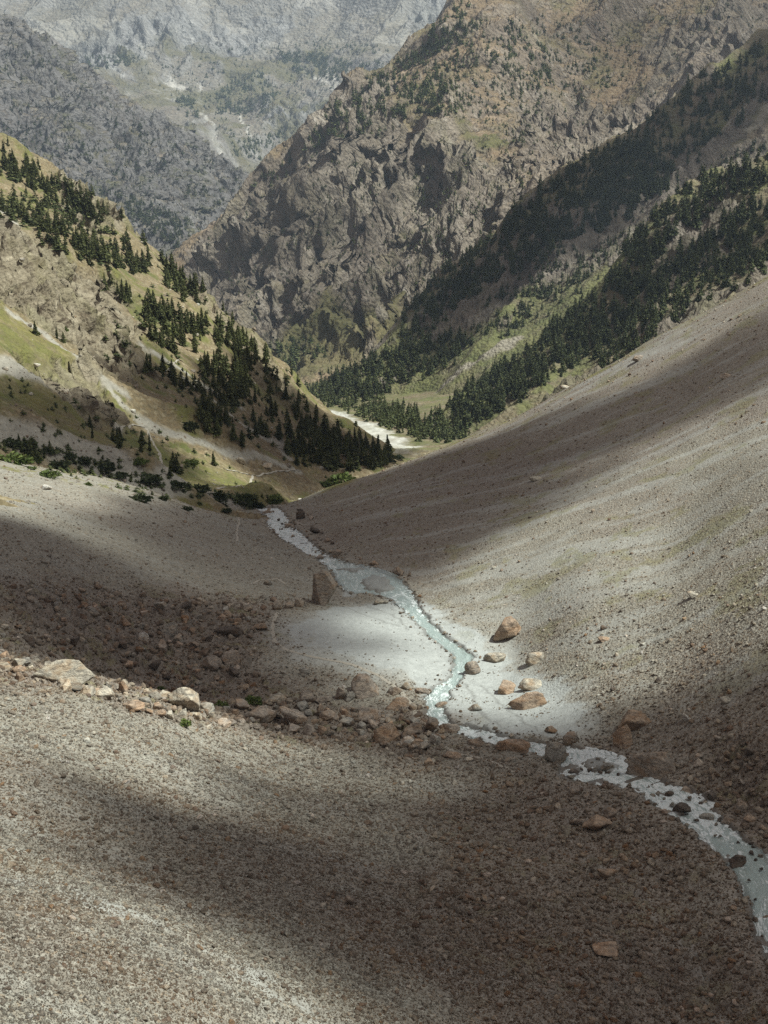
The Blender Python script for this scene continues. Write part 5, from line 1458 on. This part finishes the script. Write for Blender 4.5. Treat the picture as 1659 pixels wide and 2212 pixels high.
# ---------------------------------------------------------------- broken clouds high above the valley: they shade the slopes
CLOUD_Z = max(float(L.Z.max()) for L in LAYERS) + 90
t = NT('cloud_vapour'); t.t.nodes.remove(t.b)
vs = t.n('ShaderNodeVolumeScatter'); vs.inputs['Color'].default_value = (1, 1, 1, 1); vs.inputs['Density'].default_value = .045; vs.inputs['Anisotropy'].default_value = .4
t.l(vs.outputs[0], t.out.inputs['Volume'])
M_CLOUD = t.m
def cloud(polys, layer, res, soft, thick, seed, label, warp=1.0, hole=0.0):
    """a flat ragged cloud whose outline is the outline of the shade it throws"""
    W = []
    for P in polys:
        Q = []
        for u, v in P:
            x, y, z, ok = hit(u, v, [layer])
            k = (CLOUD_Z - z) / SUN_DIR[2]
            Q.append((x + SUN_DIR[0] * k, y + SUN_DIR[1] * k))
        W.append(np.array(Q))
    A = np.concatenate(W); pad = soft * 2
    xs = np.arange(A[:, 0].min() - pad, A[:, 0].max() + pad, res); ys = np.arange(A[:, 1].min() - pad, A[:, 1].max() + pad, res)
    X, Y = np.meshgrid(xs, ys)
    wx = fbm(X, Y, soft * 3, 3, .55, seed) * soft * warp; wy = fbm(X, Y, soft * 3, 3, .55, seed + 3) * soft * warp
    m = np.zeros(X.shape)
    for Q in W: m = np.maximum(m, sstep(-soft, soft, poly_sd(Q, X + wx, Y + wy)))
    m = m * np.clip(1 - hole * sstep(-.1, .6, fbm(X, Y, soft * 4, 4, .55, seed + 6)) * 1.4, 0, 1)
    th_ = m * thick * (1 + .25 * fbm(X, Y, soft * 2, 3, .5, seed + 9))
    th_ = np.maximum(th_ - thick * .02, 0)
    th_[0, :] = th_[-1, :] = 0; th_[:, 0] = th_[:, -1] = 0
    nr, nc = X.shape
    F = grid_faces(nr, nc); on = (th_.ravel()[F] > 0).any(1); F = F[on]
    top = np.stack([X, Y, CLOUD_Z + th_ * .6 + .01], -1).reshape(-1, 3); bot = np.stack([X, Y, CLOUD_Z - th_ * .4 - .01], -1).reshape(-1, 3)
    n = nr * nc
    # rim walls close the body
    E = {}
    for f in F:
        for i in range(4):
            a, b = int(f[i]), int(f[(i + 1) % 4])
            if (b, a) in E: del E[(b, a)]
            else: E[(a, b)] = 1
    rim = np.array([(a, a + n, b + n, b) for a, b in E], np.int32).reshape(-1, 4)
    allF = np.concatenate([F, F[:, ::-1] + n, rim])
    used = np.zeros(2 * n, bool); used[allF] = True
    co = np.concatenate([top, bot])[used]; allF = (np.cumsum(used) - 1)[allF]
    add_obj('cloud', mesh_from('cloud', co, allF, mats=[M_CLOUD]), kind='structure', label=label, category='cloud')
CT = 110.
cloud([[(-150,1150),(0,1155),(150,1200),(300,1245),(430,1235),(540,1185),(590,1120),(640,1078),(720,1050),(800,1030),(900,995),(1000,1010),(1080,1075),(960,1160),(860,1225),(760,1235),(640,1290),(570,1395),(440,1465),(300,1470),(150,1425),(-150,1370)]], near, 3., 8., CT, 1, 'ragged cloud shading the upper stream and the boulder field')
cloud([[(950,985),(1100,930),(1300,860),(1500,780),(1750,640),(1750,810),(1500,905),(1300,985),(1150,1055),(1050,1090)]], near, 3., 11., CT * .4, 2, 'thin cloud shading the upper right scree')
cloud([[(1290,1600),(1400,1540),(1750,1430),(1750,2350),(1080,2350),(960,2200),(850,2020),(780,1930),(870,1870),(960,1880),(1030,1830),(1120,1760),(1210,1700)]], near, 3., 8., CT, 3, 'ragged cloud shading the lower right foreground')
cloud([[(-150,1690),(150,1715),(350,1765),(560,1810),(760,1830),(720,1970),(450,1935),(200,1850),(-150,1790)]], near, 3., 8., CT * .045, 4, 'thin streak of cloud over the foreground scree')
cloud([[(560,1500),(800,1475),(940,1550),(1150,1605),(1280,1600),(1320,1660),(1100,1670),(900,1630),(650,1575),(480,1550)]], near, 3., 7., CT * .5, 5, 'small cloud over the boulder band')
cloud([[(330,770),(430,860),(600,830),(700,900),(870,975),(740,1050),(640,1080),(560,1010),(450,960),(320,880)]], left, 6., 16., CT * .8, 6, 'cloud shading the foot of the left hillside')
cloud([[(-100,825),(150,865),(300,935),(400,1000),(300,1000),(150,955),(-100,925)], [(-100,945),(100,975),(300,1030),(450,1070),(600,1085),(500,1100),(300,1075),(100,1000),(-100,980)]], left, 4., 9., CT * .7, 7, 'narrow cloud bands over the lower left hillside')
cloud([[(1800,20),(1660,70),(1480,165),(1280,320),(1100,450),(1000,540),(870,650),(780,740),(900,770),(1000,740),(1100,640),(1250,550),(1400,440),(1550,330),(1800,200)]], spur_a, 12., 35., CT * .5, 8, 'long dark cloud above the shaded spur')
cloud([[(1340,570),(1500,480),(1800,360),(1800,500),(1500,640),(1360,710),(1290,660)]], spur_b, 10., 28., CT * .2, 9, 'cloud above the nearer right-hand spur')
cloud([[(360,580),(560,400),(700,420),(800,560),(860,690),(600,760),(420,700)], [(1100,-100),(1800,-100),(1800,90),(1400,200),(1180,140)]], main, 16., 60., CT * .1, 10, 'thin cloud veil over the big mountain', 1.0, .3)
cloud([[(-150,-50),(100,60),(350,240),(560,390),(540,500),(350,560),(-150,500)]], grey, 30., 120., CT * .04, 11, 'thin cloud veil over the grey mountain', 1.0, .5)
# ---------------------------------------------------------------- the air itself
hx0, hx1, hy0, hy1, hz0, hz1 = -4200., 4200., -60., 9700., -1500., 1500.
lo_z = min(float(L.Z.min()) for L in LAYERS); hi_z = max(float(L.Z.max()) for L in LAYERS)
hz0, hz1 = lo_z - 1, hi_z + 20
print('haze box', hz0, hz1)
V = np.array([(x_, y_, z_) for x_ in (hx0, hx1) for y_ in (hy0, hy1) for z_ in (hz0, hz1)])
F = np.array([(0,1,3,2),(4,6,7,5),(0,4,5,1),(2,3,7,6),(0,2,6,4),(1,5,7,3)])
t = NT('hazy_air'); t.t.nodes.remove(t.b)
pv = t.n('ShaderNodeVolumePrincipled'); pv.inputs['Color'].default_value = (.62, .79, 1.0, 1); pv.inputs['Density'].default_value = 5.2e-5; pv.inputs['Anisotropy'].default_value = .2
t.l(pv.outputs[0], t.out.inputs['Volume'])
add_obj('haze', mesh_from('haze', V, F, mats=[t.m]), kind='stuff', label='thin blue mountain haze filling the valley')
print('all', time.time() - T0)
